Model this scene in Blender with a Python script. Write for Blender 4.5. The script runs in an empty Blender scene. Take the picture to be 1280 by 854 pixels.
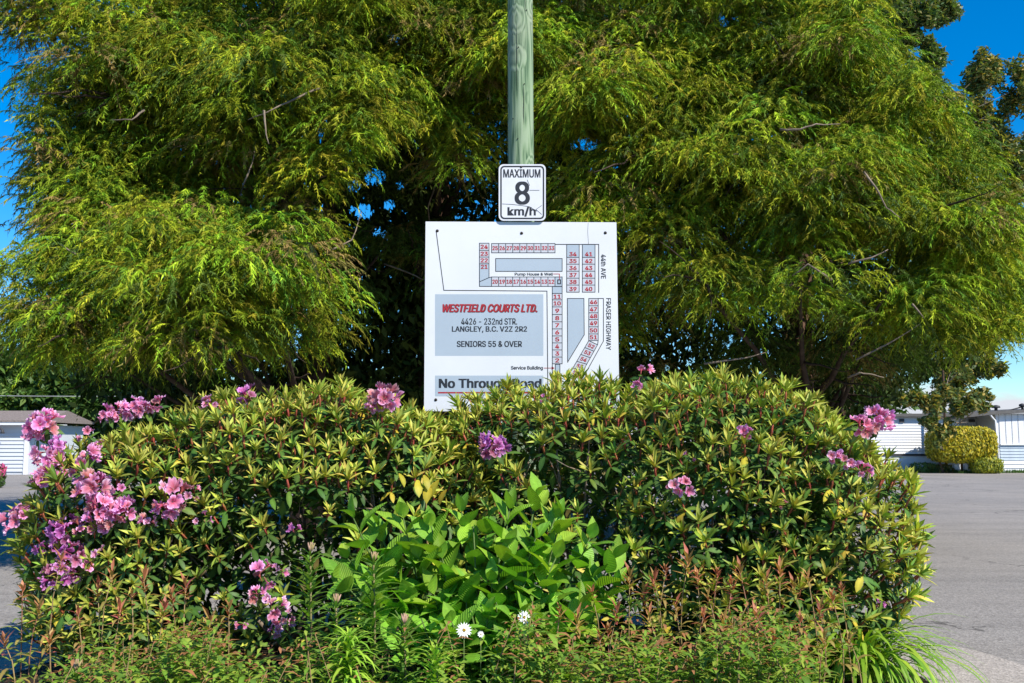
import bpy, math, random
import numpy as np
from mathutils import Vector, Matrix

random.seed(7)
rng = np.random.default_rng(11)
C = bpy.context.scene.collection
PI = math.pi

# ------------------------------------------------------------------ camera
FPX = 1244.0                      # focal length in photograph pixels (1280 wide)
CAM_H = 1.2
PITCH = math.atan(129.0 / FPX)
cam_d = bpy.data.cameras.new('camera')
cam_d.sensor_width = 36.0
cam_d.lens = 36.0 * FPX / 1280.0
cam_d.clip_start = 0.05
cam_d.clip_end = 5000
cam = bpy.data.objects.new('camera', cam_d)
C.objects.link(cam)
cam.location = (0, 0, CAM_H)
cam.rotation_euler = (PI / 2 + PITCH, 0, 0)
bpy.context.scene.camera = cam

# ------------------------------------------------------------------ light
SUN_EL, SUN_AZ = math.radians(42), math.radians(46)     # azimuth: to the right of straight behind the camera
S = Vector((math.sin(SUN_AZ) * math.cos(SUN_EL), -math.cos(SUN_AZ) * math.cos(SUN_EL), math.sin(SUN_EL)))
sun_d = bpy.data.lights.new('sun', 'SUN')
sun_d.energy = 4.8
sun_d.angle = math.radians(0.5)
sun_d.color = (1.0, 0.94, 0.83)
sun = bpy.data.objects.new('sun', sun_d)
C.objects.link(sun)
sun.rotation_euler = S.to_track_quat('Z', 'Y').to_euler()
sun.location = (20, -20, 30)

world = bpy.data.worlds.new("World")
bpy.context.scene.world = world
world.use_nodes = True
nt = world.node_tree
nt.nodes.clear()
wo = nt.nodes.new('ShaderNodeOutputWorld')
bg = nt.nodes.new('ShaderNodeBackground')
sky = nt.nodes.new('ShaderNodeTexSky')
sky.sky_type = 'NISHITA'
sky.sun_disc = False
sky.sun_elevation = SUN_EL
sky.sun_rotation = PI - SUN_AZ
sky.air_density = 1.0
sky.dust_density = 0.1
sky.ozone_density = 4.0
bg.inputs['Strength'].default_value = 0.062
# saturated polarised blue and a few cumulus tops low over the horizon
hsv = nt.nodes.new('ShaderNodeHueSaturation')
hsv.inputs['Saturation'].default_value = 1.48
hsv.inputs['Value'].default_value = 1.95
tc = nt.nodes.new('ShaderNodeTexCoord')
sep = nt.nodes.new('ShaderNodeSeparateXYZ')
mp = nt.nodes.new('ShaderNodeMapping')
mp.inputs['Scale'].default_value = (13, 13, 34)
mp.inputs['Location'].default_value = (1.3, 0.4, 0.2)
nz = nt.nodes.new('ShaderNodeTexNoise')
nz.inputs['Scale'].default_value = 1.0
nz.inputs['Detail'].default_value = 7
nz.inputs['Roughness'].default_value = 0.55
hz = nt.nodes.new('ShaderNodeMapRange')      # clouds only low down
hz.inputs['From Min'].default_value = 0.036
hz.inputs['From Max'].default_value = 0.068
hz.inputs['To Min'].default_value = 0.27
hz.inputs['To Max'].default_value = -0.35
add = nt.nodes.new('ShaderNodeMath'); add.operation = 'ADD'
cr = nt.nodes.new('ShaderNodeMapRange')
cr.inputs['From Min'].default_value = 0.54
cr.inputs['From Max'].default_value = 0.68
mixc = nt.nodes.new('ShaderNodeMixRGB')
mixc.inputs['Color2'].default_value = (8.2, 8.6, 9.4, 1)
L = nt.links
L.new(sky.outputs['Color'], hsv.inputs['Color'])
L.new(tc.outputs['Generated'], sep.inputs[0])
L.new(tc.outputs['Generated'], mp.inputs['Vector'])
L.new(mp.outputs[0], nz.inputs['Vector'])
L.new(sep.outputs['Z'], hz.inputs['Value'])
L.new(nz.outputs['Fac'], add.inputs[0]); L.new(hz.outputs[0], add.inputs[1])
L.new(add.outputs[0], cr.inputs['Value'])
L.new(cr.outputs[0], mixc.inputs['Fac'])
tnt = nt.nodes.new('ShaderNodeMixRGB'); tnt.blend_type = 'MULTIPLY'; tnt.inputs['Fac'].default_value = 1
tnt.inputs['Color2'].default_value = (0.80, 0.93, 1.0, 1)
L.new(hsv.outputs[0], tnt.inputs['Color1'])
L.new(tnt.outputs[0], mixc.inputs['Color1'])
L.new(mixc.outputs[0], bg.inputs['Color'])
L.new(bg.outputs[0], wo.inputs['Surface'])

vs = bpy.context.scene.view_settings
vs.view_transform = 'Standard'
vs.look = 'None'
vs.exposure = 0.6
vs.gamma = 1.0
vs.use_curve_mapping = False
bpy.context.scene.cycles.max_bounces = 6
bpy.context.scene.cycles.diffuse_bounces = 3
bpy.context.scene.cycles.transmission_bounces = 4

# ------------------------------------------------------------------ helpers
CP, SP = math.cos(PITCH), math.sin(PITCH)

def P(px, py, d):
    """photo pixel -> world point in the vertical plane y = d"""
    x, u = (px - 640) / FPX, (427 - py) / FPX
    yy, zz = CP - u * SP, SP + u * CP
    k = d / yy
    return Vector((x * k, d, CAM_H + zz * k))

def proj(p):
    p = np.atleast_2d(p)
    y, z = p[:, 1], p[:, 2] - CAM_H
    dep = y * CP + z * SP
    up = -y * SP + z * CP
    return 640 + FPX * p[:, 0] / dep, 427 - FPX * up / dep

def gx(px, d):
    return (px - 640) / FPX * d

class Builder:
    def __init__(s):
        s.v, s.q, s.t, s.c, s.n = [], [], [], [], 0
    def add(s, v, quads=None, tris=None, col=(1, 1, 1)):
        v = np.asarray(v, float).reshape(-1, 3)
        if quads is not None and len(quads): s.q.append(np.asarray(quads, int) + s.n)
        if tris is not None and len(tris): s.t.append(np.asarray(tris, int) + s.n)
        c = np.asarray(col, float)
        if c.ndim == 1: c = np.tile(c, (len(v), 1))
        s.v.append(v); s.c.append(c); s.n += len(v)
    def merge(s, o, M=None, tint=None):
        if not o.v: return
        v = np.concatenate(o.v); c = np.concatenate(o.c)
        if M is not None:
            A = np.array(M)
            v = v @ A[:3, :3].T + A[:3, 3]
        if tint is not None: c = c * np.asarray(tint)
        s.add(v, np.concatenate(o.q) if o.q else None, np.concatenate(o.t) if o.t else None, c)
    def mesh(s, name, smooth=True):
        me = bpy.data.meshes.new(name)
        v = np.concatenate(s.v)
        q = np.concatenate(s.q) if s.q else np.zeros((0, 4), int)
        t = np.concatenate(s.t) if s.t else np.zeros((0, 3), int)
        me.vertices.add(len(v)); me.vertices.foreach_set('co', v.astype(np.float32).ravel())
        nl = q.size + t.size
        me.loops.add(nl)
        me.loops.foreach_set('vertex_index', np.concatenate([q.ravel(), t.ravel()]).astype(np.int32))
        me.polygons.add(len(q) + len(t))
        st = np.concatenate([np.arange(len(q)) * 4, q.size + np.arange(len(t)) * 3]).astype(np.int32)
        me.polygons.foreach_set('loop_start', st)
        me.update(calc_edges=True)
        me.polygons.foreach_set('use_smooth', np.full(len(q) + len(t), bool(smooth)))
        ca = me.color_attributes.new('Col', 'FLOAT_COLOR', 'POINT')
        c = np.concatenate(s.c)
        ca.data.foreach_set('color', np.hstack([c, np.ones((len(c), 1))]).astype(np.float32).ravel())
        me.validate()
        return me

def link(name, data, parent=None, M=None):
    o = bpy.data.objects.new(name, data)
    C.objects.link(o)
    if parent is not None: o.parent = parent
    if M is not None: o.matrix_local = M
    return o

def obj(name, b, mat, parent=None, smooth=True, M=None):
    me = b.mesh(name, smooth) if isinstance(b, Builder) else b
    if mat is not None and not len(me.materials): me.materials.append(mat)
    return link(name, me, parent, M)

def tag(o, label=None, cat=None, group=None, kind=None):
    if label: o['label'] = label
    if cat: o['category'] = cat
    if group: o['group'] = group
    if kind: o['kind'] = kind
    return o

def thing(name, label, cat, loc=(0, 0, 0), group=None):
    o = bpy.data.objects.new(name, None)
    C.objects.link(o)
    o.location = loc
    o.empty_display_size = 0.1
    return tag(o, label, cat, group)

def box(b, x0, x1, y0, y1, z0, z1, col=(1, 1, 1)):
    v = [(x, y, z) for x in (x0, x1) for y in (y0, y1) for z in (z0, z1)]
    b.add(v, [(0, 1, 3, 2), (4, 6, 7, 5), (0, 4, 5, 1), (2, 3, 7, 6), (0, 2, 6, 4), (1, 5, 7, 3)], col=col)

def tube(b, pts, rads, n=6, col=(1, 1, 1)):
    pts = [Vector(p) for p in pts]
    V = []
    for i, p in enumerate(pts):
        d = (pts[min(i + 1, len(pts) - 1)] - pts[max(i - 1, 0)]).normalized()
        a = d.cross(Vector((0.13, 0.21, 1)) if abs(d.z) < 0.95 else Vector((1, 0.1, 0))).normalized()
        c = d.cross(a)
        r = rads[i] if hasattr(rads, '__len__') else rads
        for k in range(n):
            t = 2 * PI * k / n
            V.append(p + (a * math.cos(t) + c * math.sin(t)) * r)
    Q = [(i * n + k, i * n + (k + 1) % n, (i + 1) * n + (k + 1) % n, (i + 1) * n + k)
         for i in range(len(pts) - 1) for k in range(n)]
    b.add(V, Q, [(0, k + 1, k) for k in range(1, n - 1)] + [((len(pts) - 1) * n, (len(pts) - 1) * n + k, (len(pts) - 1) * n + k + 1) for k in range(1, n - 1)], col)

def wobble(a, b_, n, amp, rnd=random):
    a, b_ = Vector(a), Vector(b_)
    out = []
    off = Vector((0, 0, 0))
    for i in range(n + 1):
        t = i / n
        if 0 < i < n:
            off += Vector((rnd.uniform(-1, 1), rnd.uniform(-1, 1), rnd.uniform(-1, 1))) * amp
        out.append(a.lerp(b_, t) + off * (1 - t * 0.5))
    return out

# ---- materials
def mat_new(name):
    m = bpy.data.materials.new(name)
    m.use_nodes = True
    t = m.node_tree
    t.nodes.clear()
    out = t.nodes.new('ShaderNodeOutputMaterial')
    return m, t, out

def leaf_mat(name, rough=0.45, trans=0.3, spec=0.4, jit=0.05, valj=0.25, tr_tint=(1.1, 1.25, 0.4)):
    m, t, out = mat_new(name)
    N, K = t.nodes, t.links
    at = N.new('ShaderNodeAttribute'); at.attribute_name = 'Col'
    oi = N.new('ShaderNodeObjectInfo')
    h = N.new('ShaderNodeHueSaturation')
    r1 = N.new('ShaderNodeMapRange'); r1.inputs['To Min'].default_value = 0.5 - jit / 2; r1.inputs['To Max'].default_value = 0.5 + jit / 2
    r2 = N.new('ShaderNodeMapRange'); r2.inputs['To Min'].default_value = 1 - valj; r2.inputs['To Max'].default_value = 1 + valj
    wn = N.new('ShaderNodeTexWhiteNoise'); wn.noise_dimensions = '1D'
    K.new(oi.outputs['Random'], r1.inputs['Value']); K.new(oi.outputs['Random'], wn.inputs['W'])
    K.new(wn.outputs['Value'], r2.inputs['Value'])
    K.new(at.outputs['Color'], h.inputs['Color']); K.new(r1.outputs[0], h.inputs['Hue']); K.new(r2.outputs[0], h.inputs['Value'])
    # blotchy fine variation
    nz = N.new('ShaderNodeTexNoise'); nz.inputs['Scale'].default_value = 35; nz.inputs['Detail'].default_value = 3
    co = N.new('ShaderNodeTexCoord'); K.new(co.outputs['Object'], nz.inputs['Vector'])
    mr = N.new('ShaderNodeMapRange'); mr.inputs['To Min'].default_value = 0.7; mr.inputs['To Max'].default_value = 1.3
    K.new(nz.outputs['Fac'], mr.inputs['Value'])
    mx = N.new('ShaderNodeMixRGB'); mx.blend_type = 'MULTIPLY'; mx.inputs['Fac'].default_value = 1
    K.new(h.outputs[0], mx.inputs['Color1']); K.new(mr.outputs[0], mx.inputs['Color2'])
    p = N.new('ShaderNodeBsdfPrincipled')
    p.inputs['Roughness'].default_value = rough
    p.inputs['Specular IOR Level'].default_value = spec
    K.new(mx.outputs[0], p.inputs['Base Color'])
    tl = N.new('ShaderNodeBsdfTranslucent')
    tm = N.new('ShaderNodeMixRGB'); tm.blend_type = 'MULTIPLY'; tm.inputs['Fac'].default_value = 1
    tm.inputs['Color2'].default_value = (*tr_tint, 1)
    K.new(mx.outputs[0], tm.inputs['Color1']); K.new(tm.outputs[0], tl.inputs['Color'])
    ms = N.new('ShaderNodeMixShader'); ms.inputs['Fac'].default_value = trans
    K.new(p.outputs[0], ms.inputs[1]); K.new(tl.outputs[0], ms.inputs[2])
    K.new(ms.outputs[0], out.inputs['Surface'])
    return m

def plain_mat(name, col, rough=0.6, spec=0.4, noise=0.0, nscale=8.0, bump=0.0, bscale=60.0, metal=0.0, col2=None, coord='Object', stretch=(1, 1, 1), attr=False):
    m, t, out = mat_new(name)
    N, K = t.nodes, t.links
    p = N.new('ShaderNodeBsdfPrincipled')
    p.inputs['Roughness'].default_value = rough
    p.inputs['Specular IOR Level'].default_value = spec
    p.inputs['Metallic'].default_value = metal
    p.inputs['Base Color'].default_value = (*col, 1)
    co = N.new('ShaderNodeTexCoord'); mp = N.new('ShaderNodeMapping'); mp.inputs['Scale'].default_value = stretch
    K.new(co.outputs[coord], mp.inputs['Vector'])
    last = None
    if attr:
        at = N.new('ShaderNodeAttribute'); at.attribute_name = 'Col'; last = at.outputs['Color']
    if noise or col2:
        nz = N.new('ShaderNodeTexNoise'); nz.inputs['Scale'].default_value = nscale; nz.inputs['Detail'].default_value = 6
        nz.inputs['Roughness'].default_value = 0.65
        K.new(mp.outputs[0], nz.inputs['Vector'])
        c2 = col2 or tuple(c * (1 - noise) for c in col)
        rp = N.new('ShaderNodeMapRange'); rp.inputs['From Min'].default_value = 0.35; rp.inputs['From Max'].default_value = 0.65
        K.new(nz.outputs['Fac'], rp.inputs['Value'])
        mx = N.new('ShaderNodeMixRGB')
        mx.inputs['Color1'].default_value = (*col, 1); mx.inputs['Color2'].default_value = (*c2, 1)
        K.new(rp.outputs[0], mx.inputs['Fac'])
        if last is not None:
            mm = N.new('ShaderNodeMixRGB'); mm.blend_type = 'MULTIPLY'; mm.inputs['Fac'].default_value = 1
            K.new(last, mm.inputs['Color1']); K.new(mx.outputs[0], mm.inputs['Color2']); last = mm.outputs[0]
        else: last = mx.outputs[0]
    if last is not None: K.new(last, p.inputs['Base Color'])
    if bump:
        nb = N.new('ShaderNodeTexNoise'); nb.inputs['Scale'].default_value = bscale; nb.inputs['Detail'].default_value = 5
        K.new(mp.outputs[0], nb.inputs['Vector'])
        bp = N.new('ShaderNodeBump'); bp.inputs['Strength'].default_value = bump; bp.inputs['Distance'].default_value = 0.01
        K.new(nb.outputs['Fac'], bp.inputs['Height']); K.new(bp.outputs[0], p.inputs['Normal'])
    K.new(p.outputs[0], out.inputs['Surface'])
    return m

M = {}
M['cypress'] = leaf_mat('cypress_foliage', 0.65, 0.16, 0.12, 0, 0)
M['rhodo'] = leaf_mat('rhododendron_leaf', 0.5, 0.16, 0.22, 0.03, 0.22)
M['broad'] = leaf_mat('broadleaf', 0.5, 0.3, 0.3, 0, 0)
M['soft'] = leaf_mat('soft_leaf', 0.5, 0.33, 0.3, 0.03, 0.2)
M['petal'] = leaf_mat('petal', 0.6, 0.38, 0.15, 0.05, 0.25, (1.1, 0.7, 1.1))
M['bark'] = plain_mat('bark', (0.16, 0.095, 0.065), 0.9, 0.1, 0.6, 6, 0.9, 14, stretch=(1, 1, 0.15))
M['dark_bark'] = plain_mat('dark_bark', (0.075, 0.055, 0.042), 0.9, 0.1, 0.5, 8, 0.8, 20)
M['twig'] = plain_mat('twig', (0.27, 0.21, 0.155), 0.85, 0.15, 0.5, 9, 0.6, 30)
M['stem'] = plain_mat('stem', (1, 1, 1), 0.6, 0.2, 0.25, 30, attr=True)
M['print_black'] = plain_mat('black_print', (0.02, 0.022, 0.028), 0.5, 0.4, 0.0)
M['print_red'] = plain_mat('red_print', (0.42, 0.022, 0.03), 0.5, 0.4, 0.35, 30)
M['print_grey'] = plain_mat('grey_blue_print', (0.37, 0.435, 0.50), 0.5, 0.4, 0.06, 2)
M['print_pale'] = plain_mat('pale_print', (0.49, 0.505, 0.55), 0.5, 0.4, 0.05, 8)

# ------------------------------------------------------------------ ground
def asphalt(name, c1, c2, spk, seedloc=0.0):
    m, t, out = mat_new(name)
    N, K = t.nodes, t.links
    co = N.new('ShaderNodeTexCoord')
    def noise(sc, det=4, ro=0.6, vec=None):
        n = N.new('ShaderNodeTexNoise'); n.inputs['Scale'].default_value = sc; n.inputs['Detail'].default_value = det
        n.inputs['Roughness'].default_value = ro
        K.new(vec or co.outputs['Object'], n.inputs['Vector']); return n
    def mr(src, a, b_, c, d):
        n = N.new('ShaderNodeMapRange'); n.inputs['From Min'].default_value = a; n.inputs['From Max'].default_value = b_
        n.inputs['To Min'].default_value = c; n.inputs['To Max'].default_value = d; K.new(src, n.inputs['Value']); return n.outputs[0]
    def mul(a, b_):
        n = N.new('ShaderNodeMixRGB'); n.blend_type = 'MULTIPLY'; n.inputs['Fac'].default_value = 1
        K.new(a, n.inputs['Color1']); K.new(b_, n.inputs['Color2']); return n.outputs[0]
    big = noise(0.35, 5)
    mx = N.new('ShaderNodeMixRGB'); mx.inputs['Color1'].default_value = (*c1, 1); mx.inputs['Color2'].default_value = (*c2, 1)
    K.new(mr(big.outputs['Fac'], 0.35, 0.65, 0, 1), mx.inputs['Fac'])
    mp = N.new('ShaderNodeMapping'); mp.inputs['Scale'].default_value = (0.25, 1.5, 1); K.new(co.outputs['Object'], mp.inputs['Vector'])
    streak = noise(1.2, 5, 0.7, mp.outputs[0])
    c = mul(mx.outputs[0], mr(streak.outputs['Fac'], 0.3, 0.7, 0.86, 1.12))
    vo = N.new('ShaderNodeTexVoronoi'); vo.inputs['Scale'].default_value = 75; K.new(co.outputs['Object'], vo.inputs['Vector'])
    rgb = N.new('ShaderNodeSeparateColor'); K.new(vo.outputs['Color'], rgb.inputs[0])
    c = mul(c, mr(rgb.outputs[0], 0, 1, 1 - spk, 1 + spk))
    fine = noise(160, 2); c = mul(c, mr(fine.outputs['Fac'], 0.3, 0.7, 0.8, 1.2))
    mid = noise(22, 3); c = mul(c, mr(mid.outputs['Fac'], 0.3, 0.7, 0.9, 1.1))
    # hairline cracks and a few dark stains
    wv = N.new('ShaderNodeVectorMath'); wv.operation = 'ADD'
    wn_ = noise(1.3, 5); sc_ = N.new('ShaderNodeVectorMath'); sc_.operation = 'SCALE'; sc_.inputs['Scale'].default_value = 0.9
    K.new(wn_.outputs['Color'], sc_.inputs[0]); K.new(co.outputs['Object'], wv.inputs[0]); K.new(sc_.outputs[0], wv.inputs[1])
    ve = N.new('ShaderNodeTexVoronoi'); ve.feature = 'DISTANCE_TO_EDGE'; ve.inputs['Scale'].default_value = 0.38; K.new(wv.outputs[0], ve.inputs['Vector'])
    ck = mr(ve.outputs['Distance'], 0.002, 0.007, 0.45, 1.0)
    gate = noise(0.6, 2)
    gm = N.new('ShaderNodeMath'); gm.operation = 'MAXIMUM'; K.new(ck, gm.inputs[0]); K.new(mr(gate.outputs['Fac'], 0.50, 0.56, 1, 0), gm.inputs[1])
    c = mul(c, gm.outputs[0])
    st = noise(2.1, 4, 0.5); c = mul(c, mr(st.outputs['Fac'], 0.66, 0.74, 1.0, 0.72))
    p = N.new('ShaderNodeBsdfPrincipled'); p.inputs['Roughness'].default_value = 0.9; p.inputs['Specular IOR Level'].default_value = 0.15
    K.new(c, p.inputs['Base Color'])
    bp = N.new('ShaderNodeBump'); bp.inputs['Strength'].default_value = 0.5; bp.inputs['Distance'].default_value = 0.004
    K.new(vo.outputs['Distance'], bp.inputs['Height']); K.new(bp.outputs[0], p.inputs['Normal'])
    K.new(p.outputs[0], out.inputs['Surface'])
    return m

M['asphalt'] = asphalt('worn_asphalt', (0.295, 0.268, 0.242), (0.235, 0.217, 0.20), 0.24)
M['apron'] = asphalt('pale_concrete', (0.40, 0.355, 0.31), (0.33, 0.295, 0.265), 0.22)
M['soil'] = plain_mat('bed_soil', (0.055, 0.038, 0.026), 0.95, 0.1, 0.6, 14, 1.0, 40)
M['grass'] = plain_mat('rough_grass', (0.06, 0.09, 0.03), 0.95, 0.1, 0.5, 2.0, 1.0, 20, col2=(0.10, 0.10, 0.045))

def sheet(name, pts, z, mat, kind='structure'):
    b = Builder()
    n = len(pts)
    b.add([(x, y, z) for x, y in pts] + [(sum(p[0] for p in pts) / n, sum(p[1] for p in pts) / n, z)],
          None, [(i, (i + 1) % n, n) for i in range(n)])
    return tag(obj(name, b, mat, None, False), kind=kind)

sheet('ground', [(-1500, -300), (1500, -300), (1500, 3000), (-1500, 3000)], -0.02, M['grass'])
sheet('road', [(-60, -20), (60, -20), (60, 44.6), (5, 44.6), (-4, 42), (-60, 39)], 0.0, M['asphalt'])
# paler concrete apron at the corner of the drive
ap = [P(px, py, 5).to_tuple() for px, py in ()]
def ground_at(px, py):
    x, u = (px - 640) / FPX, (427 - py) / FPX
    yy, zz = CP - u * SP, SP + u * CP
    k = -CAM_H / zz
    return (x * k, yy * k)
apts = [ground_at(x, y) for x, y in ((1095, 795), (1130, 803), (1160, 806), (1190, 808), (1220, 814), (1250, 823), (1285, 834), (1340, 852))]
apts += [(5.0, 3.2), (4.0, 1.5), (-6, 1.5), (-6, 4.0)] + [ground_at(x, y) for x, y in ((-60, 800), (0, 798), (40, 792), (75, 790), (110, 800))]
sheet('concrete_apron', apts, 0.004, M['apron'])
# planting bed: low mound of soil
b = Builder()
bx, by, rx, ry = -0.3, 4.95, 2.33, 2.1
V, Q, T = [], [], []
R, A = 7, 40
for i in range(1, R + 1):
    for k in range(A):
        f = i / R
        t = 2 * PI * k / A
        wob = 1 + 0.03 * math.sin(5 * t + 1) + 0.02 * math.sin(9 * t)
        V.append((bx + rx * f * wob * math.cos(t), by + ry * f * wob * math.sin(t), 0.008 + 0.07 * (1 - f ** 3) + (random.uniform(0, 0.015) if i < R else 0)))
V.append((bx, by, 0.09))
for i in range(R - 1):
    for k in range(A):
        Q.append((i * A + k, i * A + (k + 1) % A, (i + 1) * A + (k + 1) % A, (i + 1) * A + k))
T = [(R * A, (k + 1) % A, k) for k in range(A)]
b.add(V, Q, T)
tag(obj('garden_bed_soil', b, M['soil']), kind='structure')

# ------------------------------------------------------------------ utility pole
def pole_mat():
    m, t, out = mat_new('treated_wood')
    N, K = t.nodes, t.links
    co = N.new('ShaderNodeTexCoord')
    mp = N.new('ShaderNodeMapping'); mp.inputs['Scale'].default_value = (9, 9, 0.8)
    K.new(co.outputs['Object'], mp.inputs['Vector'])
    # knots bend the grain
    kn = N.new('ShaderNodeTexVoronoi'); kn.inputs['Scale'].default_value = 1.0
    mk = N.new('ShaderNodeMapping'); mk.inputs['Scale'].default_value = (6.0, 6.0, 3.2); mk.inputs['Location'].default_value = (0.3, 0.1, 0.25)
    K.new(co.outputs['Object'], mk.inputs['Vector']); K.new(mk.outputs[0], kn.inputs['Vector'])
    sw = N.new('ShaderNodeMapRange'); sw.inputs['From Min'].default_value = 0.0; sw.inputs['From Max'].default_value = 0.45
    sw.inputs['To Min'].default_value = 1.6; sw.inputs['To Max'].default_value = 0.0
    K.new(kn.outputs['Distance'], sw.inputs['Value'])
    nz = N.new('ShaderNodeTexNoise'); nz.inputs['Scale'].default_value = 1.3; nz.inputs['Detail'].default_value = 2
    K.new(mp.outputs[0], nz.inputs['Vector'])
    ad = N.new('ShaderNodeMath'); ad.operation = 'ADD'
    K.new(nz.outputs['Fac'], ad.inputs[0])
    sm = N.new('ShaderNodeMath'); sm.operation = 'MULTIPLY'; sm.inputs[1].default_value = 0.35
    K.new(sw.outputs[0], sm.inputs[0]); K.new(sm.outputs[0], ad.inputs[1])
    ml = N.new('ShaderNodeMath'); ml.operation = 'MULTIPLY'; ml.inputs[1].default_value = 40
    K.new(ad.outputs[0], ml.inputs[0])
    sn = N.new('ShaderNodeMath'); sn.operation = 'SINE'; K.new(ml.outputs[0], sn.inputs[0])
    fi = N.new('ShaderNodeTexNoise'); fi.inputs['Scale'].default_value = 11; fi.inputs['Detail'].default_value = 6
    m3 = N.new('ShaderNodeMapping'); m3.inputs['Scale'].default_value = (9, 9, 0.35)
    K.new(co.outputs['Object'], m3.inputs['Vector']); K.new(m3.outputs[0], fi.inputs['Vector'])
    g = N.new('ShaderNodeMapRange'); g.inputs['From Min'].default_value = -1; g.inputs['From Max'].default_value = 1
    K.new(sn.outputs[0], g.inputs['Value'])
    gg = N.new('ShaderNodeMath'); gg.operation = 'MULTIPLY'; K.new(g.outputs[0], gg.inputs[0]); K.new(fi.outputs['Fac'], gg.inputs[1])
    rp = N.new('ShaderNodeValToRGB')
    e = rp.color_ramp.elements
    e[0].position = 0.05; e[0].color = (0.25, 0.325, 0.21, 1)
    e[1].position = 0.62; e[1].color = (0.055, 0.11, 0.06, 1)
    x = e.new(0.35); x.color = (0.18, 0.26, 0.15, 1)
    K.new(gg.outputs[0], rp.inputs['Fac'])
    # weathered pale/brown patches
    w = N.new('ShaderNodeTexNoise'); w.inputs['Scale'].default_value = 2.0; w.inputs['Detail'].default_value = 5
    K.new(co.outputs['Object'], w.inputs['Vector'])
    wr = N.new('ShaderNodeMapRange'); wr.inputs['From Min'].default_value = 0.5; wr.inputs['From Max'].default_value = 0.72; wr.inputs['To Max'].default_value = 0.6
    K.new(w.outputs['Fac'], wr.inputs['Value'])
    mx = N.new('ShaderNodeMixRGB'); mx.inputs['Color2'].default_value = (0.30, 0.30, 0.24, 1)
    K.new(wr.outputs[0], mx.inputs['Fac']); K.new(rp.outputs[0], mx.inputs['Color1'])
    # dark knot hearts
    kr = N.new('ShaderNodeMapRange'); kr.inputs['From Min'].default_value = 0.03; kr.inputs['From Max'].default_value = 0.10
    kr.inputs['To Min'].default_value = 0.25; kr.inputs['To Max'].default_value = 1
    K.new(kn.outputs['Distance'], kr.inputs['Value'])
    m2 = N.new('ShaderNodeMixRGB'); m2.blend_type = 'MULTIPLY'; m2.inputs['Fac'].default_value = 1
    K.new(mx.outputs[0], m2.inputs['Color1']); K.new(kr.outputs[0], m2.inputs['Color2'])
    p = N.new('ShaderNodeBsdfPrincipled'); p.inputs['Roughness'].default_value = 0.85; p.inputs['Specular IOR Level'].default_value = 0.15
    K.new(m2.outputs[0], p.inputs['Base Color'])
    bp = N.new('ShaderNodeBump'); bp.inputs['Strength'].default_value = 0.6; bp.inputs['Distance'].default_value = 0.006; bp.invert = True
    K.new(gg.outputs[0], bp.inputs['Height']); K.new(bp.outputs[0], p.inputs['Normal'])
    K.new(p.outputs[0], out.inputs['Surface'])
    return m
M['pole'] = pole_mat()
BD = 6.80                       # distance of the sign faces
pole_x = gx(651.5, BD)
pole_y = BD + 0.135
PCRACK = plain_mat('dark_crack', (0.03, 0.035, 0.03), 0.9, 0.1)
pole = thing('utility_pole', 'round green treated wooden utility pole rising behind the speed sign', 'utility pole', (pole_x, pole_y, 0))
b = Builder()
n = 28
V, Q = [], []
zs = np.linspace(-0.3, 9.0, 90)
for z in zs:
    r = 0.1 - 0.0022 * z
    for k in range(n):
        t = 2 * PI * k / n
        rr = r * (1 + 0.012 * math.sin(3 * t + z * 0.7) + 0.006 * math.sin(7 * t + 2 * z) + random.uniform(-0.004, 0.004))
        V.append((rr * math.cos(t) + 0.004 * math.sin(z), rr * math.sin(t), z))
for i in range(len(zs) - 1):
    for k in range(n):
        Q.append((i * n + k, i * n + (k + 1) % n, (i + 1) * n + (k + 1) % n, (i + 1) * n + k))
top = (len(zs) - 1) * n
b.add(V, Q, [(top, top + k, top + k + 1) for k in range(1, n - 1)])
obj('shaft', b, M['pole'], pole)
for z, a, L_ in ((4.45, -1.2, .35), (3.95, -1.9, .5), (4.8, -1.6, .4), (3.6, -1.35, .3), (4.2, -2.3, .45)):   # drying checks
    cb = Builder(); rr0 = 0.1 - 0.0022 * z + 0.0012
    pts_ = [(rr0 * math.cos(a + 0.02 * math.sin(9 * t)), rr0 * math.sin(a + 0.02 * math.sin(9 * t)), z + L_ * t) for t in np.linspace(-.5, .5, 9)]
    tube(cb, pts_, [0.0003, 0.0012, 0.0018, 0.002, 0.0022, 0.002, 0.0016, 0.001, 0.0003], 4); obj('drying_crack', cb, PCRACK, pole)
for z, a in ((3.35, -1.8), (3.75, -1.3), (4.02, -1.75), (4.3, -1.1), (3.5, -2.2)):
    cb = Builder(); rr0 = 0.1 - 0.0022 * z
    tube(cb, [(rr0 * math.cos(a), rr0 * math.sin(a), z), ((rr0 + .006) * math.cos(a), (rr0 + .006) * math.sin(a), z + .001)], 0.004, 6); obj('nail', cb, PCRACK, pole)

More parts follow.
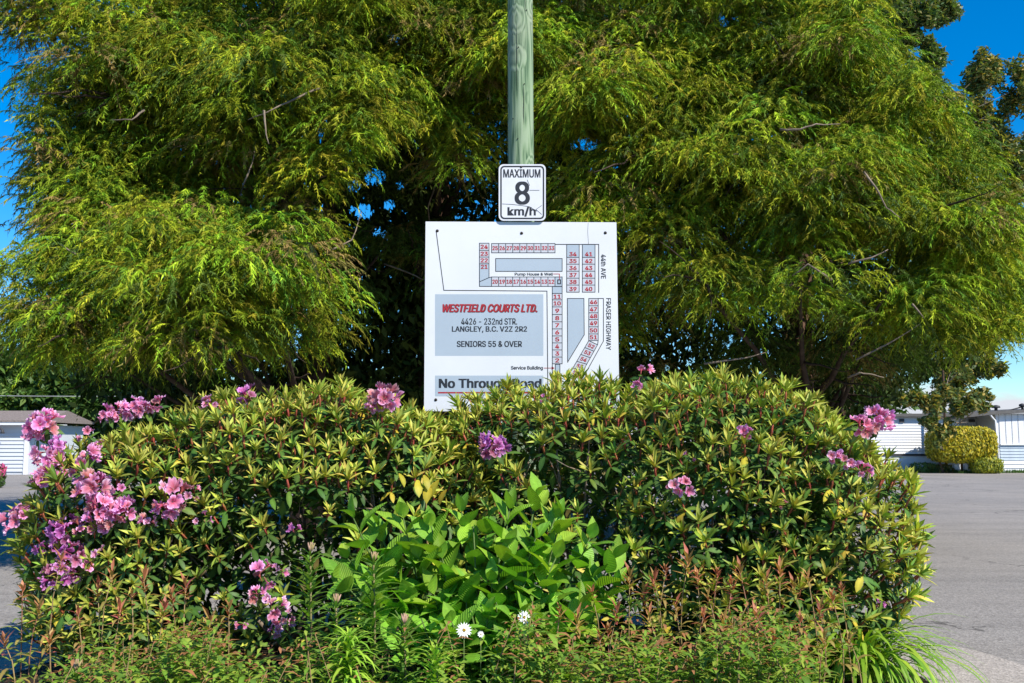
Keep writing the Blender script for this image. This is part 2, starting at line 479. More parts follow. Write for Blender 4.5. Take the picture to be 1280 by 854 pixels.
# ------------------------------------------------------------------ signs
_tm = {}
try:        # the plain grotesque that ships with Blender; its built-in face otherwise
    import os
    FONT = bpy.data.fonts.load(os.path.join(bpy.utils.system_resource('DATAFILES'), 'fonts', 'Inter.woff2'))
except Exception:
    FONT = None
def text_mesh(s, bold=0.0, shear=0.0, spacing=1.0):
    key = (s, bold, shear, spacing)
    if key in _tm: return _tm[key]
    cu = bpy.data.curves.new('lettering', 'FONT')
    cu.body = s
    if FONT: cu.font = FONT
    cu.space_character = spacing
    cu.resolution_u = 3
    cu.fill_mode = 'FRONT'
    o = bpy.data.objects.new('lettering', cu)
    C.objects.link(o)
    me = bpy.data.meshes.new_from_object(o.evaluated_get(bpy.context.evaluated_depsgraph_get()))
    bpy.data.objects.remove(o)
    bpy.data.curves.remove(cu)
    co = np.array([v.co[:] for v in me.vertices])
    fs = [tuple(p.vertices) for p in me.polygons]
    bpy.data.meshes.remove(me)
    e_co, e_fs = [], []
    for i, f in enumerate(fs):            # strokes of some letters overlap: give each face its own level
        e_fs.append(tuple(range(len(e_co), len(e_co) + len(f))))
        e_co += [(co[k][0], co[k][1], (i % 9) * 0.22) for k in f]
    co, fs = np.array(e_co), e_fs
    if bold:
        off = bold * 1.1
        n0, f0, c0 = len(co), list(fs), co.copy()
        lay_, fs = [], []
        for q, (dx, dy) in enumerate(((-off, -off * .4), (off, off * .4), (off, -off * .4), (-off, off * .4))):
            k = c0.copy(); k[:, 0] += dx; k[:, 1] += dy; k[:, 2] += q * 2.2
            lay_.append(k); fs += [tuple(v + n0 * q for v in f) for f in f0]
        co = np.concatenate(lay_)
    co[:, 0] += shear * co[:, 1]
    co[:, 0] -= co[:, 0].min(); co[:, 1] -= co[:, 1].min()
    _tm[key] = (co, fs)
    return _tm[key]

def lay(px, py, d):
    return P(px, py, d)

def text_px(s, x0, x1, y0, y1, d, mat, parent, name='lettering', bold=0.0, shear=0.0, rot=False, quad=None, origin=None):
    """fit lettering into a photo rectangle on the plane y = d"""
    co, fs = text_mesh(s, bold, shear)
    w, h = co[:, 0].max(), co[:, 1].max()
    V = []
    for c in co:
        u, v = c[0] / w, c[1] / h
        if quad is not None:      # tl, tr, br, bl
            tl, tr, br, bl = quad
            X = (tl[0] * (1 - u) + tr[0] * u) * v + (bl[0] * (1 - u) + br[0] * u) * (1 - v)
            Y = (tl[1] * (1 - u) + tr[1] * u) * v + (bl[1] * (1 - u) + br[1] * u) * (1 - v)
        elif rot:                 # reads downwards
            X = x0 + (x1 - x0) * v; Y = y0 + (y1 - y0) * u
        else:
            X = x0 + (x1 - x0) * u; Y = y1 + (y0 - y1) * v
        V.append(lay(X, Y, d - 0.00003 * c[2]) - origin)
    me = bpy.data.meshes.new(name)
    me.from_pydata(V, [], fs)
    me.shade_flat()
    me.materials.append(mat)
    return link(name, me, parent)

def poly_px(name, pts, d, mat, parent, origin):
    me = bpy.data.meshes.new(name)
    me.from_pydata([lay(x, y, d) - origin for x, y in pts], [], [tuple(range(len(pts)))])
    me.shade_flat()
    me.materials.append(mat)
    return link(name, me, parent)

def line_px(name, pts, w, d, mat, parent, origin, closed=False):
    b = Builder()
    if closed: pts = list(pts) + [pts[0]]
    for i in range(len(pts) - 1):
        (ax, ay), (bx_, by_) = pts[i], pts[i + 1]
        l = math.hypot(bx_ - ax, by_ - ay) or 1
        ux, uy = (bx_ - ax) / l * w / 2, (by_ - ay) / l * w / 2
        dd = d - 0.00003 * i
        b.add([lay(*p, dd) - origin for p in ((ax - ux + uy, ay - uy - ux), (bx_ + ux + uy, by_ + uy - ux), (bx_ + ux - uy, by_ + uy + ux), (ax - ux - uy, ay - uy + ux))], [(0, 1, 2, 3)])
    return obj(name, b, mat, parent, False)

def board_mat():
    m, t, out = mat_new('white_sign_board')
    N, K = t.nodes, t.links
    co = N.new('ShaderNodeTexCoord')
    n1 = N.new('ShaderNodeTexNoise'); n1.inputs['Scale'].default_value = 2.2; n1.inputs['Detail'].default_value = 6
    K.new(co.outputs['Object'], n1.inputs['Vector'])
    r = N.new('ShaderNodeMapRange'); r.inputs['From Min'].default_value = 0.3; r.inputs['From Max'].default_value = 0.7
    K.new(n1.outputs['Fac'], r.inputs['Value'])
    mx = N.new('ShaderNodeMixRGB'); mx.inputs['Color1'].default_value = (0.66, 0.67, 0.685, 1); mx.inputs['Color2'].default_value = (0.60, 0.615, 0.635, 1)
    K.new(r.outputs[0], mx.inputs['Fac'])
    n2 = N.new('ShaderNodeTexNoise'); n2.inputs['Scale'].default_value = 24; n2.inputs['Detail'].default_value = 8; n2.inputs['Roughness'].default_value = 0.8
    mp = N.new('ShaderNodeMapping'); mp.inputs['Scale'].default_value = (2.5, 1, 0.8)
    K.new(co.outputs['Object'], mp.inputs['Vector']); K.new(mp.outputs[0], n2.inputs['Vector'])
    r2 = N.new('ShaderNodeMapRange'); r2.inputs['From Min'].default_value = 0.635; r2.inputs['From Max'].default_value = 0.76; r2.inputs['To Max'].default_value = 0.6
    K.new(n2.outputs['Fac'], r2.inputs['Value'])
    m2 = N.new('ShaderNodeMixRGB'); m2.inputs['Color2'].default_value = (0.30, 0.29, 0.27, 1)
    K.new(r2.outputs[0], m2.inputs['Fac']); K.new(mx.outputs[0], m2.inputs['Color1'])
    p = N.new('ShaderNodeBsdfPrincipled'); p.inputs['Roughness'].default_value = 0.55; p.inputs['Specular IOR Level'].default_value = 0.3
    K.new(m2.outputs[0], p.inputs['Base Color']); K.new(p.outputs[0], out.inputs['Surface'])
    return m
M['board'] = board_mat()
M['ply'] = plain_mat('plywood_edge', (0.42, 0.27, 0.13), 0.8, 0.2, 0.5, 30, stretch=(1, 1, 6))
M['screw'] = plain_mat('rusty_screw', (0.035, 0.028, 0.025), 0.6, 0.5, 0.4, 60, metal=0.6)

O0 = P(652, 514, BD)
board = thing('park_map_sign', 'large square white sign board with a numbered lot map, fixed to the pole', 'sign', O0)
BL, BR, TR, TL = (530, 514), (774.5, 516), (770.5, 278), (532, 277)
v = [P(*p, BD) - O0 for p in (BL, BR, TR, TL)]
b = Builder()
y1 = Vector((0, 0.012, 0))
b.add(v + [q + y1 for q in v], [(0, 1, 2, 3), (7, 6, 5, 4), (0, 3, 7, 4), (1, 5, 6, 2), (3, 2, 6, 7), (0, 4, 5, 1)])
obj('panel_face', b, M['board'], board, False)
b = Builder()
sh = [Vector((q.x * 0.994, q.y, q.z)) for q in v]
sh[0].z -= 0.006; sh[1].z -= 0.006
b.add([q + Vector((0, 0.0122, 0)) for q in sh] + [q + Vector((0, 0.032, 0)) for q in sh], [(0, 1, 2, 3), (7, 6, 5, 4), (0, 3, 7, 4), (1, 5, 6, 2), (3, 2, 6, 7), (0, 4, 5, 1)])
obj('plywood_backing', b, M['ply'], board, False)
def screw(px, py, d, par, org, r=0.0115):
    b = Builder()
    c = P(px, py, d) - org
    k = 8
    ring = [c + Vector((r * math.cos(2 * PI * i / k), 0, r * math.sin(2 * PI * i / k))) for i in range(k)]
    ring2 = [c + Vector((0.6 * r * math.cos(2 * PI * i / k), -0.005, 0.6 * r * math.sin(2 * PI * i / k))) for i in range(k)]
    b.add(ring + ring2 + [c + Vector((0, -0.0055, 0))], [(i, (i + 1) % k, k + (i + 1) % k, k + i) for i in range(k)], [(k + i, k + (i + 1) % k, 2 * k) for i in range(k)])
    obj('screw', b, M['screw'], par)
for px, py in ((546.6, 288.7), (652, 291.7), (756.7, 291.2), (544.7, 500)):
    screw(px, py, BD, board, O0)

d1, d2, d3, d4 = BD - 0.0003, BD - 0.0005, BD - 0.0007, BD - 0.0011
def rect(x0, x1, y0, y1): return [(x0, y1), (x1, y1), (x1, y0), (x0, y0)]
def fill(pts, mat='print_grey', d=d1, name='printed_area'):
    return poly_px(name, pts, d, M[mat], board, O0)
def ln(pts, w=0.9, mat='print_black', closed=False, d=d3, name='printed_line'):
    return line_px(name, pts, w, d, M[mat], board, O0, closed)
def tx(s, x0, x1, y0, y1, mat='print_black', bold=0.012, name='lettering', d=d4, **k):
    return text_px(s, x0, x1, y0, y1, d, M[mat], board, name, bold, origin=O0, **k)
fill(rect(543.8, 679.2, 367.9, 444.9))
fill(rect(543.8, 679.2, 469.6, 495.5))
# lot cells
def cell(x0, x1, y0, y1, num=None, mat='print_pale', ny=None):
    fill(rect(x0, x1, y0, y1), mat, name='lot')
    ln([(x0, y0), (x1, y0), (x1, y1), (x0, y1)], 0.85, closed=True, name='lot_outline')
    if num:
        cx = (x0 + x1) / 2; w = min((x1 - x0) * 0.78, 9.2) * (0.55 if len(num) == 1 else 1)
        yb = (y0 + y1) / 2 + 2.6 if ny is None else ny
        tx(num, cx - w / 2, cx + w / 2, yb - 5.2, yb, 'print_red', 0.03, 'lot_number')
for i in range(9):
    x0 = 614.5 + i * (693.8 - 614.5) / 9; x1 = x0 + 79.3 / 9
    cell(x0, x1, 304.5, 316.1, str(25 + i))
    cell(x0, x1, 346.3, 358.1, str(20 - i))
ys = [304.1, 313, 321.4, 329.8]
for i, s in enumerate(('24', '23', '22')): cell(599.3, 611.3, ys[i], ys[i + 1], s)
fill([(599.3, 352.4), (611.3, 347.1), (611.3, 329.8), (599.3, 329.8)])
fill([(599.3, 358.1), (614.5, 358.1), (614.5, 346.3), (599.3, 352.5)])
ln([(599.3, 329.8), (599.3, 358.1), (614.5, 358.1)]); ln([(611.3, 329.8), (611.3, 347.1), (599.3, 352.4)]); ln([(611.3, 347.1), (614.5, 346.3)])
tx('21', 601, 609.6, 331, 336.2, 'print_red', 0.03, 'lot_number')
fill(rect(693.8, 702.7, 346.3, 358.1), name='lot'); ln([(693.8, 346.3), (702.7, 346.3), (702.7, 358.1), (693.8, 358.1)], closed=True, name='lot_outline')
ln([(697.2, 350), (700.6, 350), (700.6, 354.8), (697.2, 354.8)], 1.3, closed=True, name='building_outline')
fill(rect(619.6, 702.7, 323.3, 339.3)); ln([(619.6, 323.3), (702.7, 323.3), (702.7, 339.3), (619.6, 339.3)], closed=True)
ln([(693.8, 305.6), (748.4, 305.6), (748.4, 365.5)], 1.0)
ry_ = [305.6, 321.8, 330.3, 339.1, 347.8, 356.4, 365.3]
for i in range(6):
    for (x0, x1, nums) in ((708.4, 724, ('34', '35', '36', '37', '38', '39')), (728, 743.8, ('41', '42', '43', '44', '45', '40'))):
        cell(x0, x1, ry_[i], ry_[i + 1], nums[i], 'print_grey' if i == 0 else 'print_pale', ny=ry_[i + 1] - 1.4)
fill(rect(690.4, 702.7, 358.3, 366.9)); ln([(690.4, 358.3), (702.7, 358.3), (702.7, 366.9), (690.4, 366.9)], closed=True)
rows = [366.9, 374.9, 383.7, 393.2, 402.3, 411.2, 420, 428.7, 437.5, 446.4, 454.8]
for i in range(10): cell(690.4, 702.7, rows[i], rows[i + 1], str(11 - i))
q = [(709.2, 373.2), (729.9, 373.2), (730.3, 418.5), (709.6, 452.7)]
fill(q[::-1]); ln(q, closed=True)
rows = [373.2, 382.3, 391.1, 399.6, 408.6, 417.5, 425.9]
for i in range(6): cell(736, 747.8, rows[i], rows[i + 1], str(46 + i))
La, Lb, Ra, Rb = np.array((736, 425.9)), np.array((711, 469)), np.array((747, 431)), np.array((724.5, 471.5))
ln([(747.8, 425.9), (747.0, 431.0)])
for i in range(5):
    t0, t1 = i / 5, (i + 1) / 5
    a, c, e, g_ = La + (Lb - La) * t0, La + (Lb - La) * t1, Ra + (Rb - Ra) * t1, Ra + (Rb - Ra) * t0
    fill([tuple(c), tuple(e), tuple(g_), tuple(a)], 'print_pale', name='lot'); ln([tuple(a), tuple(c), tuple(e), tuple(g_)], 0.85, closed=True, name='lot_outline')
    m_ = (a + c + e + g_) / 4; ux = (g_ - a) / np.linalg.norm(g_ - a); vx = (c - a) / np.linalg.norm(c - a)
    tl, tr_, br, bl = m_ - ux * 4 - vx * 2.5, m_ + ux * 4 - vx * 2.5, m_ + ux * 4 + vx * 2.5, m_ - ux * 4 + vx * 2.5
    text_px(str(52 + i), 0, 0, 0, 0, d4, M['print_red'], board, 'lot_number', 0.03, quad=(tl, tr_, br, bl), origin=O0)
ln([(747.8, 373.2), (754.3, 373.2), (754.3, 426.4), (729, 472)])
ln([(545.3, 290.2), (554.8, 363), (683.7, 364), (685, 508)], 1.0)
ln([(690.4, 454.8), (690.6, 508)], 0.9)
fill(rect(694.2, 699.9, 455.5, 467), 'print_grey'); ln([(694.2, 455.5), (699.9, 455.5), (699.9, 467), (694.2, 467)], closed=True, name='building_outline')
tx('Pump House & Well', 643.4, 691.3, 341.0, 345.4, bold=0.02)
ln([(692, 342.6), (699.3, 342.6), (699.3, 349)], 0.9, 'print_red')
tx('Service Building', 638.7, 678.6, 457.6, 463.2, bold=0.02)
ln([(680, 460.2), (690.5, 460.2)], 0.8, 'print_red'); poly_px('arrow_head', [(689.5, 462.2), (693.5, 460.2), (689.5, 458.2)], d3, M['print_red'], board, O0)
tx('44th AVE', 757.4, 751.4, 318.2, 348.4, bold=0.01, rot=True) if False else text_px('44th AVE', 751.3, 757.4, 318.2, 348.4, d4, M['print_black'], board, 'lettering', 0.015, rot=True, origin=O0)
text_px('FRASER HIGHWAY', 757.6, 763.8, 372.8, 437.5, d4, M['print_black'], board, 'lettering', 0.012, rot=True, origin=O0)
M['print_shadow'] = plain_mat('dark_red_print', (0.06, 0.012, 0.016), 0.5, 0.4)
tx('WESTFIELD COURTS LTD.', 553.8, 672.0, 380.8, 391.0, 'print_shadow', 0.03, shear=0.28, d=d3)
tx('WESTFIELD COURTS LTD.', 553.1, 671.3, 380.1, 390.3, 'print_red', 0.03, shear=0.28)
tx('4426 - 232nd STR.', 576.5, 646.5, 397.9, 406.0, bold=0.016)
tx('LANGLEY, B.C. V2Z 2R2', 564.9, 658.8, 407.9, 416.2, bold=0.022)
tx('SENIORS 55 & OVER', 571, 652.5, 426.3, 433.9, bold=0.022)
tx('No Through Road', 548.5, 677, 473.6, 488.2, bold=0.03)
ln([(548.5, 491.0), (677, 491.0)], 1.9, 'print_red')
ln([(735.2, 279), (734.6, 290), (735.6, 305)], 0.35, name='surface_crack')

# speed sign
O1 = P(652.5, 276, BD - 0.02)
spd = thing('speed_limit_sign', 'small white maximum 8 km/h speed sign with cracked face, above the map board', 'sign', O1)
M['enamel'] = plain_mat('white_enamel', (0.66, 0.665, 0.69), 0.4, 0.5, 0.08, 6)
def rrect(x0, x1, y0, y1, r, k=5):
    pts = []
    for cx, cy, a in ((x1 - r, y0 + r, -90), (x1 - r, y1 - r, 0), (x0 + r, y1 - r, 90), (x0 + r, y0 + r, 180)):
        for i in range(k + 1):
            t = math.radians(a + 90 * i / k)
            pts.append((cx + r * math.cos(t), cy + r * math.sin(t)))
    return pts[::-1]
def plate(name, outl, d, th, mat, parent, org):
    b = Builder(); n = len(outl)
    f = [P(x, y, d) - org for x, y in outl]
    c = sum(f, Vector()) / n
    b.add(f + [q + Vector((0, th, 0)) for q in f] + [c, c + Vector((0, th, 0))],
          [(i, i + n, (i + 1) % n + n, (i + 1) % n) for i in range(n)], [(i, (i + 1) % n, 2 * n) for i in range(n)] + [((i + 1) % n + n, i + n, 2 * n + 1) for i in range(n)])
    return obj(name, b, mat, parent, False)
ds = BD - 0.02
plate('plate', rrect(623.4, 682.2, 205.4, 276, 6), ds, 0.004, M['enamel'], spd, O1)
b = Builder()
o_, i_ = rrect(625.3, 680.3, 207.3, 274.1, 5), rrect(627.2, 678.4, 209.2, 272.2, 3.6)
n = len(o_)
b.add([P(*p, ds - 0.0005) - O1 for p in o_ + i_], [(k, (k + 1) % n, (k + 1) % n + n, k + n) for k in range(n)])
obj('border', b, M['print_black'], spd, False)
text_px('MAXIMUM', 629, 675.6, 211.7, 222.2, ds - 0.0005, M['print_black'], spd, 'lettering', 0.022, origin=O1)
text_px('8', 643.2, 662.4, 226.9, 256, ds - 0.0005, M['print_black'], spd, 'lettering', 0.02, origin=O1)
text_px('km/h', 634.3, 669.8, 258.6, 271.0, ds - 0.0005, M['print_black'], spd, 'lettering', 0.026, origin=O1)
for pts in ([(628, 255), (640, 255.6), (652, 257), (662, 258.5), (671, 264)], [(677, 257), (670, 262), (677, 268)], [(662, 238), (674, 238)], [(659, 225), (662, 232)]):
    line_px('face_crack', pts, 0.55, ds - 0.0009, M['print_black'], spd, O1)
screw(651.5, 208.8, ds, spd, O1, 0.009)
b = Builder(); box(b, -0.02, 0.02, 0.0045, 0.019, 0.02, 0.36); obj('mounting_strap', b, M['screw'], spd, False)

# ------------------------------------------------------------------ leaves
def leaf(length, width, nseg=3, fold=0.25, curl=0.2, c0=(0.1, 0.15, 0.02), c1=None, mid=None, prof=None, twist=0.0, wave=0.0):
    """leaf along +Y, face +Z; returns Builder"""
    b = Builder()
    c1 = c1 or c0
    mid = mid or c0
    V, Cc, Q = [], [], []
    for i in range(nseg + 1):
        t = i / nseg
        w = prof(t) if prof else math.sin(PI * min(1, 0.06 + t * 0.9)) ** 0.8
        if i == nseg: w = 0.06
        w *= width / 2
        a = curl * t
        y = length * (math.sin(a) / a if abs(a) > 1e-4 else 1) * t
        z = -length * t * (1 - math.cos(a)) / (a if abs(a) > 1e-4 else 1)
        zz = abs(w) * fold
        ww = wave * math.sin(t * 9) * width
        tw = twist * t
        V += [(-w * math.cos(tw), y, z + zz + ww - w * math.sin(tw)), (0, y, z), (w * math.cos(tw), y, z + zz - ww + w * math.sin(tw))]
        cc = tuple(c0[k] * (1 - t) + c1[k] * t for k in range(3))
        Cc += [cc, tuple(mid[k] * 0.7 + cc[k] * 0.3 for k in range(3)), cc]
    for i in range(nseg):
        a = i * 3
        Q += [(a, a + 1, a + 4, a + 3), (a + 1, a + 2, a + 5, a + 4)]
    b.add(V, Q, None, Cc)
    return b

def rotm(yaw, pitch, roll=0):
    return Matrix.Rotation(yaw, 4, 'Z') @ Matrix.Rotation(pitch, 4, 'X') @ Matrix.Rotation(roll, 4, 'Y')

def axis_m(loc, axis, spin=0, scale=1.0):
    q = Vector(axis).normalized().to_track_quat('Z', 'Y')
    return Matrix.Translation(loc) @ q.to_matrix().to_4x4() @ Matrix.Rotation(spin, 4, 'Z') @ Matrix.Scale(scale, 4)

# -- rhododendron shoot: new upright leaves + older dark spreading ones
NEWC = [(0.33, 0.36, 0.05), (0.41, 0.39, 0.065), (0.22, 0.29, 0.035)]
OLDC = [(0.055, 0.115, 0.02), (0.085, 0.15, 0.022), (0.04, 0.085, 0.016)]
def oblong(t): return [0.4, 0.95, 0.95, 0.2][min(3, int(t * 3 + 0.01))]
def shoot(kind, rnd, leaves_only=None):
    """kind 0: young pale whorl, 1: mixed, 2: old dark whorl. returns (stem builder, [(leaf builder, matrix)])"""
    st = Builder()
    sc = (0.33, 0.09, 0.05) if kind < 2 else (0.14, 0.10, 0.05)
    tube(st, [(0, 0, -0.09), (0.004, 0.002, -0.03), (0, 0, 0.012)], [0.005, 0.0065, 0.005], 5, sc)
    if kind < 2:                      # red bud scales
        for k in range(9):
            l = leaf(0.034, 0.010, 1, 0.3, 0.3, (0.38, 0.07, 0.045), (0.42, 0.16, 0.06))
            st.merge(l, Matrix.Translation((0, 0, 0.0 - 0.006 * k)) @ rotm(k * 2.4, math.radians(rnd.uniform(30, 60))))
    out = []
    nn = (rnd.randint(10, 13), rnd.randint(7, 9), 0)[kind]
    for k in range(nn):
        c = rnd.choice(NEWC) if kind == 0 or rnd.random() < 0.6 else (0.13, 0.2, 0.03)
        lc = tuple(x * rnd.uniform(0.85, 1.15) for x in c)
        l = leaf(rnd.uniform(0.075, 0.12), rnd.uniform(0.017, 0.025), 3, rnd.uniform(0.35, 0.8), rnd.uniform(-0.2, 0.5), tuple(x * 0.85 for x in lc), lc, tuple(min(1, x * 1.35) for x in lc), prof=oblong, twist=rnd.uniform(-.3, .3))
        out.append((l, Matrix.Translation((0, 0, rnd.uniform(-0.01, 0.01))) @ rotm(k * 2.4 + rnd.uniform(-.3, .3), math.radians(rnd.uniform(22, 66) if k < nn - 2 else rnd.uniform(60, 85)))))
    no = (4, 5, 8)[kind]
    for k in range(no):
        c = rnd.choice(OLDC)
        if rnd.random() < 0.06: c = rnd.choice([(0.38, 0.30, 0.03), (0.22, 0.13, 0.05)])
        l = leaf(rnd.uniform(0.085, 0.12), rnd.uniform(0.028, 0.038), 4, rnd.uniform(-0.3, 0.15), rnd.uniform(0.3, 0.9), c, c, tuple(min(1, x * 1.7) for x in c))
        out.append((l, Matrix.Translation((0, 0, -0.055 + rnd.uniform(-0.02, 0.005))) @ rotm(k * 2 * PI / no + rnd.uniform(-.4, .4), math.radians(rnd.uniform(-25, 25)))))
    return st, out

rr = random.Random(3)
VAR = []
for kind in (0, 0, 0, 1, 1, 1, 2, 2, 2):
    st, lv = shoot(kind, rr)
    full = Builder(); full.merge(st)
    for l, m_ in lv: full.merge(l, m_)
    stm = st.mesh('shoot'); stm.materials.append(M['rhodo'])
    lms = []
    for l, m_ in lv:
        me = l.mesh('leaf'); me.materials.append(M['rhodo']); lms.append((me, m_))
    fm = full.mesh('leaf_whorl'); fm.materials.append(M['rhodo'])
    VAR.append(dict(kind=kind, full=full, fm=fm, stm=stm, lms=lms))

# -- rhododendron blossom
def blossom(rnd, hue=0):
    b = Builder()
    edge = [(0.88, 0.42, 0.70), (0.66, 0.28, 0.64)][hue]
    deep = [(0.62, 0.06, 0.24), (0.42, 0.05, 0.33)][hue]
    thr = [(0.55, 0.12, 0.16), (0.35, 0.04, 0.2)][hue]
    for k in range(5):
        a = k * 2 * PI / 5 + rnd.uniform(-.12, .12)
        mm_ = rnd.uniform(0.5, 1.1); ps = rnd.uniform(0.8, 1.15); pz = rnd.uniform(-.008, .010)
        rows = 5; V, Cc, Q = [], [], []
        for i in range(rows):
            t = i / (rows - 1)
            r = 0.004 + 0.027 * ps * t ** 1.1
            z = 0.036 * t ** 0.6 + (pz - 0.008) * max(0, t - 0.45) / 0.55
            hw = (0.62 if t < 0.9 else 0.42) * (0.9 + 0.25 * t)
            for j in range(5):
                u = (j - 2) / 2
                ang = a + u * hw
                ruf = 0.0085 * t * t * math.sin(j * 2.7 + k * 1.3 + rnd.uniform(-.6, .6))
                rr_ = r * (1 + 0.12 * (1 - u * u) * t) + rnd.uniform(-.001, .001)
                V.append((rr_ * math.cos(ang), rr_ * math.sin(ang), z + ruf))
                mid = max(0, 1 - abs(u) * 1.5) * (1 - t * 0.75) * 0.75 * mm_
                w = t ** 1.2 * (1 - 0.55 * max(0, 1 - abs(u) * 1.3) * (1 - t * 0.6))
                c = [thr[q] * (1 - w) + edge[q] * w for q in range(3)]
                c = [c[q] * (1 - mid) + deep[q] * mid for q in range(3)]
                if i == rows - 1: c = [min(0.92, x * 1.25 + 0.05) for x in c]
                Cc.append(c)
        for i in range(rows - 1):
            for j in range(4):
                Q.append((i * 5 + j, i * 5 + j + 1, (i + 1) * 5 + j + 1, (i + 1) * 5 + j))
        b.add(V, Q, None, Cc)
    for k in range(5):               # stamens
        a = k * 1.3 + 0.3
        b.add([(0, 0.001, 0.005), (0.001, 0, 0.005), (0.011 * math.cos(a), 0.011 * math.sin(a), 0.038)], None, [(0, 1, 2)], (0.7, 0.45, 0.5))
    tube(b, [(0, 0, -0.03), (0, 0, 0.004)], [0.0015, 0.004], 4, (0.45, 0.12, 0.15))
    me = b.mesh('blossom'); me.materials.append(M['petal'])
    return me
BLOS = [[blossom(random.Random(20 + i), h) for i in range(5)] for h in (0, 1)]
for h in (0, 1):            # paler and browning flowers among the fresh ones
    for me, f in ((BLOS[h][3], (1.02, 1.35, 1.15)), (BLOS[h][4], (0.75, 0.85, 0.55))):
        ca = me.color_attributes['Col'].data
        buf = np.empty(len(ca) * 4, np.float32); ca.foreach_get('color', buf)
        buf = buf.reshape(-1, 4); buf[:, :3] = np.minimum(0.92, buf[:, :3] * f); ca.foreach_set('color', buf.ravel())

def truss(parent, loc, axis, rnd, hue, scale=1.0, n=11):
    o = Builder()
    tube(o, [(0, 0, -0.08), (0, 0, 0.0)], [0.005, 0.006], 5, (0.20, 0.14, 0.06))
    for k in range(5):
        l = leaf(0.1, 0.034, 3, 0.1, 0.7, OLDC[k % 3], OLDC[k % 3], tuple(2 * x for x in OLDC[k % 3]))
        o.merge(l, Matrix.Translation((0, 0, -0.03)) @ rotm(k * 1.26 + 0.3, math.radians(rnd.uniform(-25, 5))))
    t = obj('flower_truss', o, M['rhodo'], parent, M=axis_m(loc, axis, rnd.uniform(0, 6), scale))
    for k in range(n):
        f = (k + 0.5) / n
        th = math.acos(1 - 1.05 * f); ph = k * 2.4
        dv = Vector((math.sin(th) * math.cos(ph), math.sin(th) * math.sin(ph), math.cos(th)))
        if rnd.random() < 0.18: continue
        p = dv * (0.045 + rnd.uniform(-.022, .024)); p.z = p.z * 0.7 + 0.005 + rnd.uniform(-.01, .01)
        link('blossom', rnd.choice(BLOS[hue]), t, axis_m(p, dv + Vector((rnd.uniform(-.8, .8), rnd.uniform(-.8, .8), rnd.uniform(-.3, .3))), rnd.uniform(0, 6), rnd.uniform(0.7, 1.3)))
    return t

def blob_surface(blobs, n, rnd_np, noise_amp=0.06):
    """random points on the outside of a union of ellipsoids, with normals"""
    areas = np.array([r[0] * r[2] + r[1] * r[2] + r[0] * r[1] for _, r in blobs])
    k = rnd_np.choice(len(blobs), n, p=areas / areas.sum())
    c = np.array([b_[0] for b_ in blobs])[k]; r = np.array([b_[1] for b_ in blobs])[k]
    u = rnd_np.normal(size=(n, 3)); u /= np.linalg.norm(u, axis=1)[:, None]
    # slightly boxy
    e = 1.0 / np.power((np.abs(u) ** 2.6).sum(1), 1 / 2.6)
    lump = 1 + noise_amp * (np.sin(u[:, 0] * 9 + k * 2) * np.sin(u[:, 2] * 8 + k) + 0.6 * np.sin(u[:, 1] * 13 + u[:, 0] * 7))
    p = c + u * r * (e * lump)[:, None]
    nrm = u / r; nrm /= np.linalg.norm(nrm, axis=1)[:, None]
    ok = np.ones(n, bool)
    for i, (bc, br) in enumerate(blobs):
        d_ = np.power((np.abs((p - np.array(bc)) / np.array(br)) ** 2.6).sum(1), 1 / 2.6)
        ok &= ~((d_ < 0.93) & (k != i))
    ok &= p[:, 2] > 0.06
    return p[ok], nrm[ok]

def poisson(p, r):
    """greedy thinning"""
    cellsz = r
    grid = {}
    keep = []
    for i, q in enumerate(p):
        c = tuple((q / cellsz).astype(int))
        bad = False
        for dx in (-1, 0, 1):
            for dy in (-1, 0, 1):
                for dz in (-1, 0, 1):
                    for j in grid.get((c[0] + dx, c[1] + dy, c[2] + dz), ()):
                        if ((p[j] - q) ** 2).sum() < r * r: bad = True; break
                    if bad: break
                if bad: break
            if bad: break
        if not bad:
            grid.setdefault(c, []).append(i); keep.append(i)
    return np.array(keep)

